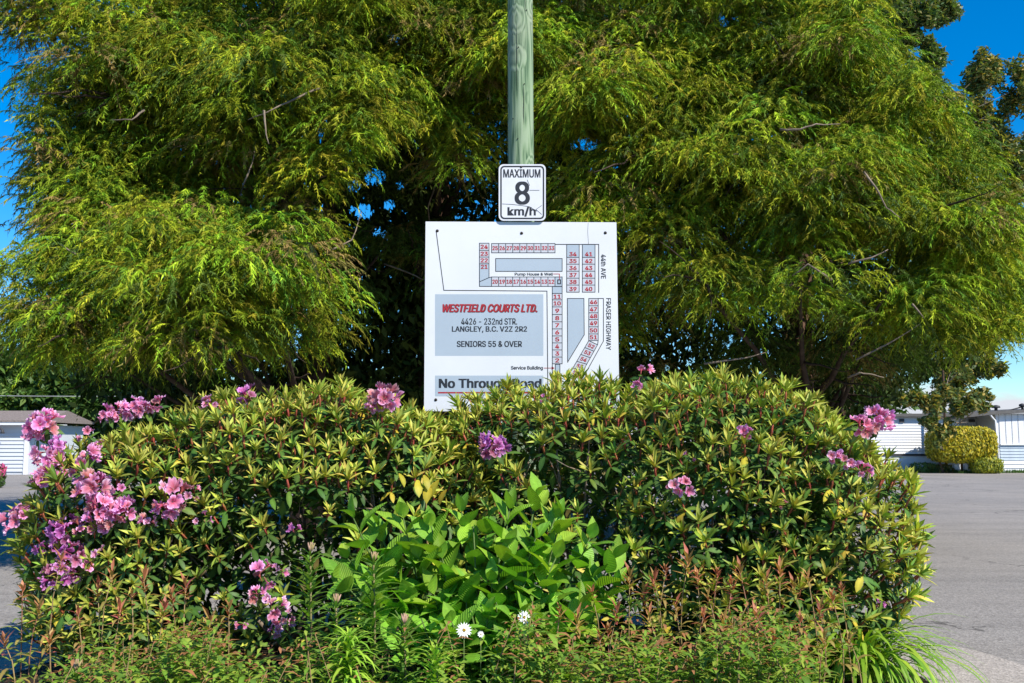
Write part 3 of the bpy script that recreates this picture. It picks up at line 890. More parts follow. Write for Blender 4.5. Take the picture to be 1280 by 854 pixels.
def shrub(name, label, cat, blobs, base, seed, flowers, sparse):
    rnd = random.Random(seed); rn = np.random.default_rng(seed)
    root = thing(name, label, cat, base)
    base = Vector(base); bn = np.array(base)
    p, nr = blob_surface(blobs, 20000, rn)
    kp = poisson(p, 0.066)
    p, nr = p[kp], nr[kp]
    X, Y = proj(p)
    # remove whorls that would sit on a flower
    fl = [(P(x, y, d - 0.06), x, y, h, s * 1.0, n) for (x, y, d, h, s, n) in flowers]
    keep = []
    for i in range(len(p)):
        if rnd.random() < sparse(X[i], Y[i], nr[i]): continue
        if any((Vector(p[i]) - f[0]).length < 0.085 * f[4] for f in fl): continue
        keep.append(i)
    p, nr, X, Y = p[keep], nr[keep], X[keep], Y[keep]
    facing = (-nr[:, 1] * 0.9 + np.maximum(nr[:, 2], 0) * 0.5) / p[:, 1]
    order = np.argsort(-facing)
    stuff = Builder()
    for rank, i in enumerate(order):
        nv = Vector(nr[i]); loc = Vector(p[i]) - base
        top = p[i][2]
        ax = nv * 0.75 + Vector((0, 0, 0.75)) + Vector((rnd.uniform(-.25, .25), rnd.uniform(-.25, .25), rnd.uniform(0, .1)))
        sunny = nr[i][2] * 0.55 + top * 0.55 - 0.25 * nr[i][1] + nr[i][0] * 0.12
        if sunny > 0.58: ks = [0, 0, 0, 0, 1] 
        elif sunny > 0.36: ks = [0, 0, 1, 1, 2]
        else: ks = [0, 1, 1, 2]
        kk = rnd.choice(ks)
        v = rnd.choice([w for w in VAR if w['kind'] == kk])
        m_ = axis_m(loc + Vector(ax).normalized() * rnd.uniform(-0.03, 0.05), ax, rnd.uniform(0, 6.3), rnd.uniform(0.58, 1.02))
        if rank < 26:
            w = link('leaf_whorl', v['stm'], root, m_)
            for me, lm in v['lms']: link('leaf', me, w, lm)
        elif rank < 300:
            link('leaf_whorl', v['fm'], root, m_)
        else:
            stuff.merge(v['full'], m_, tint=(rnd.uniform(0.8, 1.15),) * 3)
    # inner, older foliage and bare twigs
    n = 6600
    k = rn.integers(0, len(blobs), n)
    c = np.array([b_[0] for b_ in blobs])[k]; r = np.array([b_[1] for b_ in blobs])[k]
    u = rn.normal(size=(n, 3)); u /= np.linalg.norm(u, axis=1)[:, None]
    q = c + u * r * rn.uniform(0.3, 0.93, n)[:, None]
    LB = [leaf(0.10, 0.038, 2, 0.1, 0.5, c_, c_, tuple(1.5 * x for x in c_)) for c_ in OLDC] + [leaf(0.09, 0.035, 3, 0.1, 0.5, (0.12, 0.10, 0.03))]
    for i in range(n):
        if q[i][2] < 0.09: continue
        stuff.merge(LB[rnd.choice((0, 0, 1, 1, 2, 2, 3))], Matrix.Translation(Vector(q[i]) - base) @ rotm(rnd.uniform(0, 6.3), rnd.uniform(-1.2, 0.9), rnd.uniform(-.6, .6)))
    for i in range(900 if base.x > 0 else 0):       # where the two shrubs meet, in front of the pole
        stuff.merge(LB[rnd.choice((0, 1, 2))], Matrix.Translation(Vector((rnd.uniform(-.45, .55), rnd.uniform(5.5, 6.55), rnd.uniform(.1, 1.15))) - base) @ rotm(rnd.uniform(0, 6.3), rnd.uniform(-1.2, 0.9), rnd.uniform(-.6, .6)))
    tag(obj('foliage', stuff, M['rhodo'], root), kind='stuff')
    # branches from a few trunks at the base of the shrub
    for bc, br in blobs:
        f = Vector((bc[0], bc[1], 0.05)) - base
        for j in range(9):
            bb = Builder()
            a = rnd.uniform(0, 2 * PI)
            e = Vector(bc) - base + Vector((math.cos(a) * br[0] * 0.82, math.sin(a) * br[1] * 0.8, rnd.uniform(0.0, 0.75) * br[2]))
            s = f + Vector((rnd.uniform(-.15, .15), rnd.uniform(-.12, .12), 0))
            pts = wobble(s, e, 5, 0.05, rnd)
            tube(bb, pts, [0.018, 0.015, 0.012, 0.009, 0.006, 0.004], 5)
            for s_ in range(5):
                a0 = pts[rnd.randint(2, 4)]
                tube(bb, wobble(a0, a0 + Vector((rnd.uniform(-.2, .2), rnd.uniform(-.28, .1), rnd.uniform(.02, .22))), 3, 0.02, rnd), [0.006, 0.004, 0.003, 0.002], 4)
            obj('branch', bb, M['twig'], root)
    for (pt, x, y, h, s, n_) in fl:
        ax = Vector((0.1 * rnd.uniform(-1, 1) + (x - 640) / 2500, -0.75, 0.6 + rnd.uniform(-.15, .15)))
        truss(root, pt - base, ax, rnd, h, s, n_)
    return root

LBL = [((-1.2, 5.75, 0.72), (0.98, 0.72, 0.72)), ((-2.0, 5.6, 0.62), (0.58, 0.62, 0.60)), ((-0.62, 5.85, 0.64), (0.48, 0.55, 0.64))]
RBL = [((-0.08, 5.95, 0.78), (0.34, 0.5, 0.68)), ((0.42, 5.85, 0.76), (0.72, 0.68, 0.75)), ((1.15, 5.75, 0.77), (0.78, 0.74, 0.74)), ((1.52, 5.75, 0.70), (0.46, 0.62, 0.70)), ((1.58, 5.6, 0.66), (0.54, 0.66, 0.54)), ((1.34, 5.4, 0.40), (0.46, 0.5, 0.34))]
LF = [  # px, py, distance, hue, scale, blossoms
    (55, 532, 5.4, 0, 1.0, 11), (60, 570, 5.3, 0, 1.0, 11), (68, 592, 5.25, 0, 0.9, 9), (24, 650, 5.2, 0, 0.9, 12), (112, 570, 5.25, 0, 0.85, 7),
    (118, 612, 5.1, 0, 1.1, 12), (128, 640, 5.05, 0, 1.1, 12), (155, 640, 5.05, 0, 0.95, 10), (218, 628, 5.05, 0, 1.1, 9), (78, 672, 5.1, 1, 1.05, 12),
    (92, 700, 5.05, 0, 1.05, 12), (70, 722, 5.05, 1, 0.9, 9), (180, 512, 5.7, 0, 0.85, 8), (150, 517, 5.65, 0, 0.85, 8), (262, 508, 5.5, 0, 0.7, 5), (312, 497, 5.5, 1, 0.85, 7),
    (480, 500, 5.3, 0, 1.0, 13), (128, 692, 5.05, 0, 0.6, 4), (330, 722, 4.95, 0, 0.85, 6), (338, 762, 4.85, 0, 0.8, 7), (345, 790, 4.8, 0, 0.5, 4), (305, 778, 4.85, 0, 0.6, 4),
    (255, 650, 5.05, 0, 0.55, 3), (425, 618, 5.25, 1, 0.5, 3), (368, 664, 5.1, 1, 0.55, 4), (150, 612, 5.1, 0, 0.8, 6), (110, 545, 5.4, 0, 0.6, 5), (185, 655, 5.05, 0, 0.7, 5), (45, 545, 5.45, 0, 0.7, 6), (75, 560, 5.3, 1, 0.7, 6), (95, 590, 5.2, 0, 0.7, 6), (52, 600, 5.2, 0, 0.8, 7), (105, 660, 5.05, 0, 0.7, 6), (140, 655, 5.05, 0, 0.8, 7),
    (60, 690, 5.1, 1, 0.7, 6), (100, 715, 5.05, 0, 0.8, 7), (195, 508, 5.75, 0, 0.7, 6), (165, 513, 5.7, 0, 0.8, 7), (135, 520, 5.6, 0, 0.7, 6), (240, 620, 5.1, 0, 0.6, 5), (205, 640, 5.05, 0, 0.7, 6), (352, 712, 4.95, 0, 0.5, 4), (322, 745, 4.88, 0, 0.6, 5), (358, 775, 4.8, 0, 0.6, 4), (125, 560, 5.3, 0, 0.6, 5)]
RF = [(617, 560, 5.25, 1, 0.95, 12), (680, 499, 5.35, 0, 0.35, 3), (803, 470, 5.6, 0, 0.75, 6), (795, 486, 5.45, 0, 0.4, 3), (930, 541, 5.1, 0, 0.6, 5), (851, 612, 5.05, 0, 0.75, 6),
      (838, 613, 5.1, 0, 0.45, 3), (1078, 534, 5.05, 0, 0.85, 10), (1096, 524, 5.15, 0, 0.9, 11), (1040, 572, 5.0, 0, 0.65, 5), (1057, 580, 5.0, 0, 0.55, 4), (1077, 588, 5.0, 0, 0.7, 6),
      (1098, 757, 5.1, 1, 0.45, 4), (980, 633, 5.0, 0, 0.35, 2), (862, 570, 5.15, 1, 0.45, 3)]
def sparseL(x, y, n):
    if 300 < x < 560 and y > 615: return 0.75
    if x > 230 and y > 640: return 0.45
    return 0.04
def sparseR(x, y, n):
    if 540 < x < 800 and y > 560: return 0.62
    if 540 < x < 940 and y > 600: return 0.35
    if 600 < x < 820 and y > 520: return 0.3
    return 0.03
shrub('rhododendron', 'broad rhododendron shrub with many pink flower trusses, left of the sign', 'shrub', LBL, (-1.3, 5.75, 0.05), 5, LF, sparseL)
shrub('rhododendron', 'taller dense rhododendron covering the lower right of the map sign, few flowers', 'shrub', RBL, (1.0, 5.75, 0.05), 9, RF, sparseR)

# ------------------------------------------------------------------ leafy bright green shrub in front
def veined_mat():
    m = leaf_mat('veined_leaf', 0.42, 0.3, 0.35, 0.03, 0.2)
    t = m.node_tree; N, K = t.nodes, t.links
    co = N.new('ShaderNodeTexCoord'); sp = N.new('ShaderNodeSeparateXYZ'); K.new(co.outputs['Object'], sp.inputs[0])
    ab = N.new('ShaderNodeMath'); ab.operation = 'ABSOLUTE'; K.new(sp.outputs['X'], ab.inputs[0])
    m1 = N.new('ShaderNodeMath'); m1.operation = 'MULTIPLY'; m1.inputs[1].default_value = 0.9; K.new(ab.outputs[0], m1.inputs[0])
    s1 = N.new('ShaderNodeMath'); s1.operation = 'SUBTRACT'; K.new(sp.outputs['Y'], s1.inputs[0]); K.new(m1.outputs[0], s1.inputs[1])
    m2 = N.new('ShaderNodeMath'); m2.operation = 'MULTIPLY'; m2.inputs[1].default_value = 520; K.new(s1.outputs[0], m2.inputs[0])
    sn = N.new('ShaderNodeMath'); sn.operation = 'SINE'; K.new(m2.outputs[0], sn.inputs[0])
    bp = N.new('ShaderNodeBump'); bp.inputs['Strength'].default_value = 0.6; bp.inputs['Distance'].default_value = 0.0022
    K.new(sn.outputs[0], bp.inputs['Height'])
    for n_ in N:
        if n_.type in ('BSDF_PRINCIPLED', 'BSDF_TRANSLUCENT'): K.new(bp.outputs[0], n_.inputs['Normal'])
    return m
M['veined'] = veined_mat()
def ovate(t):
    return max(0.05, math.sin(PI * t ** 0.75) ** 0.9) if t > 0 else 0.05
rr = random.Random(31)
HL = []; HLB = []
for k in range(7):
    c = rr.choice([(0.20, 0.38, 0.035), (0.28, 0.44, 0.04), (0.15, 0.32, 0.03)])
    l = leaf(rr.uniform(0.16, 0.20), rr.uniform(0.078, 0.10), 7, rr.uniform(0.1, 0.5), rr.uniform(0.1, 1.0), c, c, tuple(min(1, x * 1.35) for x in c), ovate, rr.uniform(-.3, .3), 0.012)
    me = l.mesh('leaf'); me.materials.append(M['veined']); HL.append(me); HLB.append(l)
hyd = thing('leafy_shrub', 'low bright green shrub with large veined oval leaves in the bed front', 'shrub', (-0.15, 4.7, 0.07))
HB = Vector((-0.15, 4.7, 0.07))
nleaf = 0
hl_extra = Builder()
rowspec = [(470, 650), (505, 640), (540, 655), (575, 632), (610, 640), (640, 628), (672, 612), (700, 640), (735, 665), (765, 690), (440, 640), (435, 690), (480, 700), (520, 690), (555, 690), (595, 680),
           (630, 675), (665, 665), (700, 690), (735, 715), (770, 725), (460, 735), (505, 730), (545, 735), (585, 725), (620, 720), (655, 715), (690, 735), (725, 750), (560, 770), (610, 765), (655, 760), (540, 650), (690, 640), (420, 715), (600, 800), (640, 790), (570, 795), (625, 745), (590, 755), (680, 770), (530, 765), (650, 800), (560, 740), (495, 755), (710, 765), (620, 690), (660, 640), (590, 650)]
for i, (px, py) in enumerate(rowspec):
    f = (py - 610) / 180
    d = 4.75 - 0.38 * f + rr.uniform(-0.08, 0.08)
    tip = P(px + rr.uniform(-6, 6), py + 8, d) - HB
    foot = Vector((tip.x * 0.35 + rr.uniform(-.08, .08), (d - 4.7) * 0.5, 0))
    lean = (tip - foot).normalized()
    bb = Builder()
    tube(bb, [foot, foot.lerp(tip, 0.55) + Vector((0, 0, 0.03)), tip], [0.006, 0.005, 0.003], 5, (0.10, 0.16, 0.04))
    obj('stem', bb, M['stem'], hyd)
    levels = 4
    for lv in range(levels):
        base = tip - lean * (0.075 * lv)
        spin = lv * PI / 2 + rr.uniform(-.4, .4) + i
        for s in (0, 1):
            pitch = math.radians([74, 55, 36, 14][lv] + rr.uniform(-14, 14))
            sc = [0.6, 0.95, 1.1, 1.05][lv] * rr.uniform(0.9, 1.15)
            m_ = axis_m(base, lean + Vector((0, -0.15, 0.4)), spin + s * PI, sc) @ rotm(0, pitch, rr.uniform(-.3, .3)) 
            if nleaf < 297: link('leaf', rr.choice(HL), hyd, m_); nleaf += 1
    for _ in range(7):      # lower leaves that close the mound
        q = foot.lerp(tip, rr.uniform(0.3, 0.85)) + Vector((rr.uniform(-.12, .12), rr.uniform(-.1, .08), rr.uniform(-.03, .03)))
        hl_extra.merge(HLB[rr.randrange(len(HLB))], Matrix.Translation(q) @ rotm(rr.uniform(0, 6.3), math.radians(rr.uniform(5, 60)), rr.uniform(-.4, .4)) @ Matrix.Scale(rr.uniform(0.6, 1.0), 4))

tag(obj('lower_foliage', hl_extra, M['veined'], hyd), kind='stuff')
# a few yellowed leaves behind it
yb = Builder()
ytree = thing('yellow_shoot', 'drooping yellowed shoot at the top edge of the bright green shrub', 'plant', P(530, 660, 4.95))
for (px, py, a, s) in ((522, 606, 0.4, 1.0), (537, 612, -0.3, 1.1), (548, 606, -1.0, 1.0), (530, 600, 0.9, 0.9), (558, 618, -1.2, 0.9), (499, 598, 1.3, 0.8)):
    l = leaf(0.1, 0.042, 4, 0.1, 0.8, (0.50, 0.36, 0.02), (0.36, 0.32, 0.03), (0.55, 0.45, 0.05))
    me = l.mesh('leaf'); me.materials.append(M['soft'])
    link('leaf', me, ytree, Matrix.Translation(P(px, py - 6, 4.95) - ytree.location) @ rotm(PI + a * 0.6, math.radians(-35), 0) @ Matrix.Scale(s, 4))
bb = Builder()
tube(bb, [(0, 0, -0.85), (0.02, 0.02, -0.2), P(532, 602, 4.97) - ytree.location], [0.006, 0.005, 0.003], 5, (0.2, 0.15, 0.05)); obj('stem', bb, M['stem'], ytree)

# ------------------------------------------------------------------ red tipped perennials
OLV = [(0.22, 0.27, 0.04), (0.28, 0.30, 0.05), (0.17, 0.24, 0.04), (0.30, 0.22, 0.06)]
REDC = [(0.40, 0.13, 0.07), (0.46, 0.18, 0.09), (0.34, 0.09, 0.08), (0.40, 0.24, 0.08)]
rr = random.Random(41)
PL = []
for k in range(8):
    c = OLV[k % 4]
    l = leaf(rr.uniform(0.085, 0.115), rr.uniform(0.017, 0.023), 4, 0.25, rr.uniform(0.9, 1.9), c, tuple(x * 1.1 for x in c), tuple(min(1, x * 1.4) for x in c))
    me = l.mesh('leaf'); me.materials.append(M['soft']); PL.append((me, l))
TIPS = []
for k in range(4):
    tb = Builder()
    for j in range(13):
        c = rr.choice(REDC)
        tb.merge(leaf(rr.uniform(0.028, 0.055), 0.011, 2, 0.3, rr.uniform(0, 1), c, tuple(x * 1.3 for x in c)), Matrix.Translation((0, 0, -0.004 * j + 0.01)) @ rotm(j * 2.4, math.radians(75 - j * 5)))
    me = tb.mesh('flower_tip'); me.materials.append(M['soft']); TIPS.append((me, tb))
def perennial(px, py, d, label):
    tip = P(px, py, d)
    root = thing('garden_perennial', label, 'plant', (tip.x + rr.uniform(-.04, .04), d + rr.uniform(-.03, .03), 0.05), 'red-tipped perennials along the front of the bed')
    t = tip - root.location
    h = t.z
    mid = t * 0.5 + Vector((rr.uniform(-.045, .045), rr.uniform(-.03, .03), 0))
    bb = Builder()
    tube(bb, [(0, 0, 0), mid * 0.5 + (mid - t * 0.5) * 0.3, mid, mid.lerp(t, 0.5) + (mid - t * 0.5) * 0.25, t], [0.0036, 0.0034, 0.003, 0.0026, 0.0018], 5, rr.choice([(0.30, 0.20, 0.10), (0.32, 0.22, 0.10), (0.28, 0.13, 0.08)]))
    obj('stem', bb, M['stem'], root)
    link('flower_tip', rr.choice(TIPS)[0], root, axis_m(t, t, rr.uniform(0, 6), rr.uniform(1.1, 1.7)))
    z = h - 0.035; k = 0
    while z > max(0.12, h - 0.36):
        f = z / h
        q = (t * f) if f > 0.5 else (mid * (f / 0.5))
        if f > 0.5: q = mid.lerp(t, (f - 0.5) / 0.5)
        for s in (0, 1):
            link('leaf', rr.choice(PL)[0], root, Matrix.Translation(q) @ rotm(k * 1.57 + s * PI + rr.uniform(-.3, .3), math.radians(rr.uniform(25, 50))) @ Matrix.Scale(rr.uniform(0.75, 1.15) * (0.7 if k == 0 else 1), 4))
        k += 1; z -= rr.uniform(0.038, 0.052)
def place_words(px, py):
    if px < 60: s = 'at the far left end of the bed'
    elif px < 150: s = 'below the lowest pink truss on the left'
    elif px < 300: s = 'under the left rhododendron'
    elif px < 480: s = 'beside the spiky lilies'
    elif px < 720: s = 'in front of the bright green shrub'
    elif px < 800: s = 'by the right edge of the bright green shrub'
    elif px < 900: s = 'in front of the right rhododendron, left half'
    elif px < 990: s = 'in front of the right rhododendron, middle'
    else: s = 'beside the arching grass clump'
    return s
PT = [(28, 738), (76, 702), (122, 738), (180, 727), (232, 735), (5, 802), (62, 802), (787, 724), (832, 714), (860, 704), (897, 718), (915, 732), (946, 776), (975, 716), (1010, 722), (1040, 748),
      (771, 766), (722, 778), (690, 792), (812, 772), (845, 760), (880, 770), (1000, 776), (930, 800), (205, 760), (150, 765), (262, 778), (286, 762), (98, 770), (672, 806), (750, 800), (968, 800), (1030, 800), (640, 815), (740, 742), (1062, 800), (805, 745), (818, 728), (872, 722), (885, 745), (925, 715), (958, 728), (992, 735), (1025, 765), (1052, 738), (760, 790), (905, 775), (700, 765), (50, 760), (140, 720), (165, 745), (215, 745)]
seen = {}
kinds = ['slender', 'short', 'leaning', 'sturdy', 'thin', 'leafy']
for i, (px, py) in enumerate(PT):
    
    w = place_words(px, py)
    grp = [q for q in PT if place_words(*q) == w]
    grp.sort(key=lambda q: q[1])
    r_ = grp.index((px, py))
    word = ['tallest', 'second tallest', 'third tallest', 'fourth tallest', 'fifth tallest', 'sixth tallest', 'seventh tallest', 'eighth tallest', 'ninth tallest', 'tenth tallest', 'eleventh tallest', 'twelfth tallest'][min(r_, 11)]
    if r_ == len(grp) - 1 and len(grp) > 1: word = 'shortest'
    perennial(px, py, rr.uniform(4.1, 4.45) if py > 760 else rr.uniform(4.4, 4.7), f'{word} red-tipped stem ' + w)

# low undergrowth of the same kind, too many to count
ug = Builder()
GC = [(0.22, 0.34, 0.04), (0.16, 0.28, 0.03), (0.29, 0.36, 0.05), (0.12, 0.21, 0.03), (0.36, 0.15, 0.07)]
SL = [leaf(0.05, 0.017, 2, 0.3, 0.9, c, c, tuple(min(1, 1.3 * x) for x in c)) for c in GC]
SL2 = [leaf(0.036, 0.02, 2, 0.3, 0.5, c, c) for c in GC[:4]]
SL3 = [leaf(0.075, 0.020, 3, 0.3, 1.2, c, c, tuple(min(1, 1.3 * x) for x in c)) for c in GC]
for i in range(2100):
    px = rr.uniform(-30, 1010)
    if 395 < px < 640 and rr.random() < 0.7: continue
    d = rr.uniform(3.7, 4.8)
    lim = 798 if px < 640 else 778
    if px < 110: lim = 850 - px * 0.3
    if px > 1000: lim = 795
    lim += 16 * math.sin(px * 0.045) + 14 * math.sin(px * 0.017 + 1) + 9 * math.sin(px * 0.11)
    py = lim + rr.random() ** 1.2 * 85
    t = P(px, py, d)
    if t.z < 0.1: t.z = 0.1 + rr.uniform(0, 0.1)
    h = t.z
    n_ = rr.randint(6, 11)
    red = rr.random() < 0.42
    lean = (rr.uniform(-.5, .5), rr.uniform(-.4, .3))
    for k in range(n_):
        z = h - 0.028 * k
        if z < 0.04: break
        pool = (SL, SL2, SL3)[rr.choice((0, 0, 1, 1, 2))]
        l = pool[rr.randrange(4)] if not (red and k < 3) else SL[4]
        ug.merge(l, Matrix.Translation((t.x + lean[0] * (z - h), t.y + lean[1] * (z - h), z)) @ rotm(k * 2.4 + rr.uniform(-.5, .5), math.radians(rr.uniform(5, 55))) @ Matrix.Scale(rr.uniform(0.8, 1.6) * (0.6 if k < 2 else 1), 4))
    if rr.random() < 0.13:
        tube(ug, [(t.x - lean[0] * h, t.y - lean[1] * h, 0.04), (t.x, t.y, h)], [0.003, 0.002], 3, (0.30, 0.20, 0.09))
o = obj('undergrowth', ug, M['soft']); tag(o, 'dense low leafy ground cover filling the front of the bed', 'ground cover', kind='stuff')

# ------------------------------------------------------------------ lilies
def lily(px, py, d, label, h_vis=0.5, bloom=True, bright=False, droop=0.5, nl=60):
    nl = int(nl * 1.35)
    tip = P(px, py, d)
    root = thing('lily', label, 'plant', (tip.x, d, 0.05), 'lilies in the front of the bed')
    t = tip - root.location
    bb = Builder(); tube(bb, [(0, 0, 0), t * 0.5 + Vector((0.01, 0, 0)), t], [0.006, 0.005, 0.004], 6, (0.20, 0.17, 0.07)); obj('stem', bb, M['stem'], root)
    cs = [(0.24, 0.42, 0.04), (0.30, 0.46, 0.05)] if bright else [(0.13, 0.24, 0.035), (0.17, 0.29, 0.04), (0.11, 0.20, 0.035)]
    ms = []
    for k in range(4):
        c = cs[k % len(cs)]
        me = leaf(0.145 if not bright else 0.16, 0.019, 4, 0.2, droop * (1 + 0.2 * k), c, c, tuple(1.5 * x for x in c), lambda u: 0.8 if u < 0.6 else 0.8 * (1.01 - u) / 0.4).mesh('leaf')
        me.materials.append(M['soft']); ms.append(me)
    for k in range(nl):
        f = k / nl
        q = t * (1 - f * min(0.95, h_vis / t.z))
        link('leaf', rr.choice(ms), root, Matrix.Translation(q) @ rotm(k * 2.4, math.radians(rr.uniform(5, 35) + (1 - f) * (50 if bright else 22))) @ Matrix.Scale(rr.uniform(0.8, 1.1) * (0.55 + 0.45 * min(1, f * 5)), 4))
    if bloom:
        fb = Builder()
        for k in range(9):
            c = rr.choice([(0.35, 0.26, 0.12), (0.28, 0.22, 0.10), (0.40, 0.25, 0.18)])
            a = k * 2.4
            dv = Vector((math.cos(a) * 0.6 * (k / 9), math.sin(a) * 0.6 * (k / 9), 1)).normalized()
            tube(fb, [t, t + dv * 0.018, t + dv * 0.042], [0.003, 0.006, 0.002], 5, c)
        obj('bud_cluster', fb, M['stem'], root)
lily(388, 690, 4.35, 'tall thin lily stem left of the bright green shrub', 0.5, True, nl=70)
lily(467, 702, 4.3, 'tallest dark green lily with brown buds before the bright green shrub', 0.5, True, nl=80)
lily(420, 755, 4.15, 'middle sized lily with brown buds between two taller ones', 0.35, True, nl=55)
lily(505, 780, 4.05, 'short stout lily with open pale bud cluster', 0.3, True, nl=55)
lily(437, 795, 3.95, 'bright green lily with drooping leaves like a fountain', 0.25, False, True, 1.3, 90)
lily(95, 838, 3.9, 'low broad lily top poking into the bottom left corner', 0.2, True, nl=40)
lily(545, 818, 3.95, 'small bright lily at the bottom left of the daisies', 0.2, False, True, 0.9, 50)

# ------------------------------------------------------------------ daisies
def daisy(px, py, d, label, s=1.0, tilt=0.0):
    tip = P(px, py, d)
    root = thing('daisy', label, 'flower', (tip.x, d, 0.05), 'white daisies in the bed')
    t = tip - root.location
    bb = Builder(); tube(bb, [(0, 0.03, 0), t * 0.6, t + Vector((0, 0.004, -0.002))], [0.002, 0.002, 0.002], 5, (0.12, 0.18, 0.05)); obj('stem', bb, M['stem'], root)
    m_ = axis_m(t, (0.15 + tilt, -1, 0.45), 0.3, s)
    for k in range(17):
        l = leaf(0.038, 0.0088, 3, 0.2, rr.uniform(0.0, 0.5), (0.85, 0.85, 0.83), (0.87, 0.87, 0.86), (0.8, 0.8, 0.78), lambda u: 0.5 + 0.5 * math.sin(u * 2.6))
        me = l.mesh('petal'); me.materials.append(M['white_petal'])
        link('petal', me, root, m_ @ rotm(k * 2 * PI / 17 + rr.uniform(-.08, .08), math.radians(rr.uniform(5, 15))) @ Matrix.Translation((0, 0.004, 0)))
    cb = Builder()
    V = [(0, 0, 0.007)]
    for i, (r, z) in enumerate(((0.005, 0.006), (0.009, 0.003), (0.009, -0.003))):
        V += [(r * math.cos(a), r * math.sin(a), z) for a in np.linspace(0, 2 * PI, 11)[:-1]]
    cb.add(V, [(1 + i * 10 + k, 1 + i * 10 + (k + 1) % 10, 1 + (i + 1) * 10 + (k + 1) % 10, 1 + (i + 1) * 10 + k) for i in range(2) for k in range(10)], [(0, 1 + k, 1 + (k + 1) % 10) for k in range(10)], (0.55, 0.33, 0.03))
    obj('flower_centre', cb, M['stem'], root, M=m_)
M['white_petal'] = leaf_mat('white_petal', 0.6, 0.2, 0.2, 0.0, 0.04, (1, 1, 0.9))
daisy(580, 788, 4.1, 'left white daisy with orange centre under the bright green shrub', 0.8)
daisy(655, 772, 4.15, 'right white daisy facing half left beside the bright green shrub', 0.72, 0.3)
daisy(601, 793, 4.15, 'tiny half open white daisy just right of the orange centred one', 0.35)

# ------------------------------------------------------------------ arching clump at the right of the bed
gc = thing('daylily_clump', 'arching bright green strap leaved clump at the road edge', 'plant', (1.70, 5.12, 0.05))
bl = []
def strap(t): return 0.75 + 0.25 * math.sin(PI * t) if t < 0.75 else max(0.05, (1 - t) / 0.25)
for k in range(6):
    c = [(0.22, 0.38, 0.03), (0.28, 0.43, 0.04), (0.16, 0.30, 0.03)][k % 3]
    me = leaf(0.52, 0.017, 8, 0.35, 1.8 + 0.22 * k, c, c, tuple(x * 1.3 for x in c), strap, 0.4 * (k % 3 - 1)).mesh('leaf')
    me.materials.append(M['soft']); bl.append(me)
for k in range(290):
    a = rr.uniform(0, 2 * PI)
    r = rr.uniform(0, 0.19)
    link('leaf', rr.choice(bl), gc, Matrix.Translation((r * math.cos(a + .3), r * math.sin(a + .3), 0)) @ rotm(a - PI / 2, math.radians(rr.uniform(58, 90))) @ Matrix.Scale(rr.uniform(0.8, 1.25), 4))

# ------------------------------------------------------------------ cypress trees
def threads(B, org, dirs, length, width, droop, col, seg=2):
    """strips: org (n,3), dirs (n,3) unit, length (n,), width (n,), droop (n,), col (n,3)"""
    n = len(org)
    side = np.cross(dirs, rng.normal(size=(n, 3))); side /= np.linalg.norm(side, axis=1)[:, None] + 1e-9
    if seg == 0:
        tip = org + dirs * length[:, None]; tip[:, 2] -= droop * length * 0.6
        V = np.stack([org - side * (width * 0.5)[:, None], org + side * (width * 0.5)[:, None], tip], 1)
        B.add(V.reshape(-1, 3), None, (np.arange(n) * 3)[:, None] + np.array([[0, 1, 2]]), np.repeat(col, 3, 0))
        return
    V = []
    for i in range(seg + 1):
        t = i / seg
        c = org + dirs * (length * t)[:, None]
        c[:, 2] -= droop * length * t * t
        w = width * (1 - 0.75 * t) * 0.5
        V.append(c - side * w[:, None]); V.append(c + side * w[:, None])
    V = np.stack(V, 1)                       # n, 2(seg+1), 3
    k = 2 * (seg + 1)
    base = (np.arange(n) * k)[:, None]
    Q = np.concatenate([base + np.array([[2 * i, 2 * i + 1, 2 * i + 3, 2 * i + 2]]) for i in range(seg)], 0)
    B.add(V.reshape(-1, 3), Q, None, np.repeat(col, k, 0))

def sprays(B, roots, outd, L_, palette, nth=24, thick=1.0, ll=1.0):
    n = len(roots)
    L_ = L_ * rng.uniform(0.6, 1.35, n)
    g = rng.uniform(0.35, 1.1, n)
    d0 = outd + rng.normal(size=(n, 3)) * 0.35
    d0 /= np.linalg.norm(d0, axis=1)[:, None]
    side = np.cross(d0, (0, 0, 1.0)); side /= np.linalg.norm(side, axis=1)[:, None] + 1e-9
    pc = palette[rng.integers(0, len(palette), n)] * rng.uniform(0.7, 1.3, (n, 1))
    O, D, LL, W, G, CC = [], [], [], [], [], []
    for k in range(nth):
        t = (k + rng.random(n)) / nth
        o = roots + d0 * (L_ * t)[:, None]
        o[:, 2] -= g * L_ * t * t
        tan = d0.copy(); tan[:, 2] -= 2 * g * t + 0.25
        tan /= np.linalg.norm(tan, axis=1)[:, None]
        s = (1 if k % 2 else -1)
        dd = tan * 0.7 + side * (s * rng.uniform(0.1, 0.7, n))[:, None] + rng.normal(size=(n, 3)) * 0.25
        dd /= np.linalg.norm(dd, axis=1)[:, None]
        O.append(o); D.append(dd); LL.append(rng.uniform(0.035, 0.085, n) * ll * (1.15 - 0.4 * t)); W.append(np.full(n, 0.0112 * thick) * rng.uniform(0.7, 1.3, n))
        G.append(rng.uniform(0.1, 0.5, n)); CC.append(pc * rng.uniform(0.75, 1.25, (n, 1)))
    threads(B, np.concatenate(O), np.concatenate(D), np.concatenate(LL), np.concatenate(W), np.concatenate(G), np.concatenate(CC), 0)

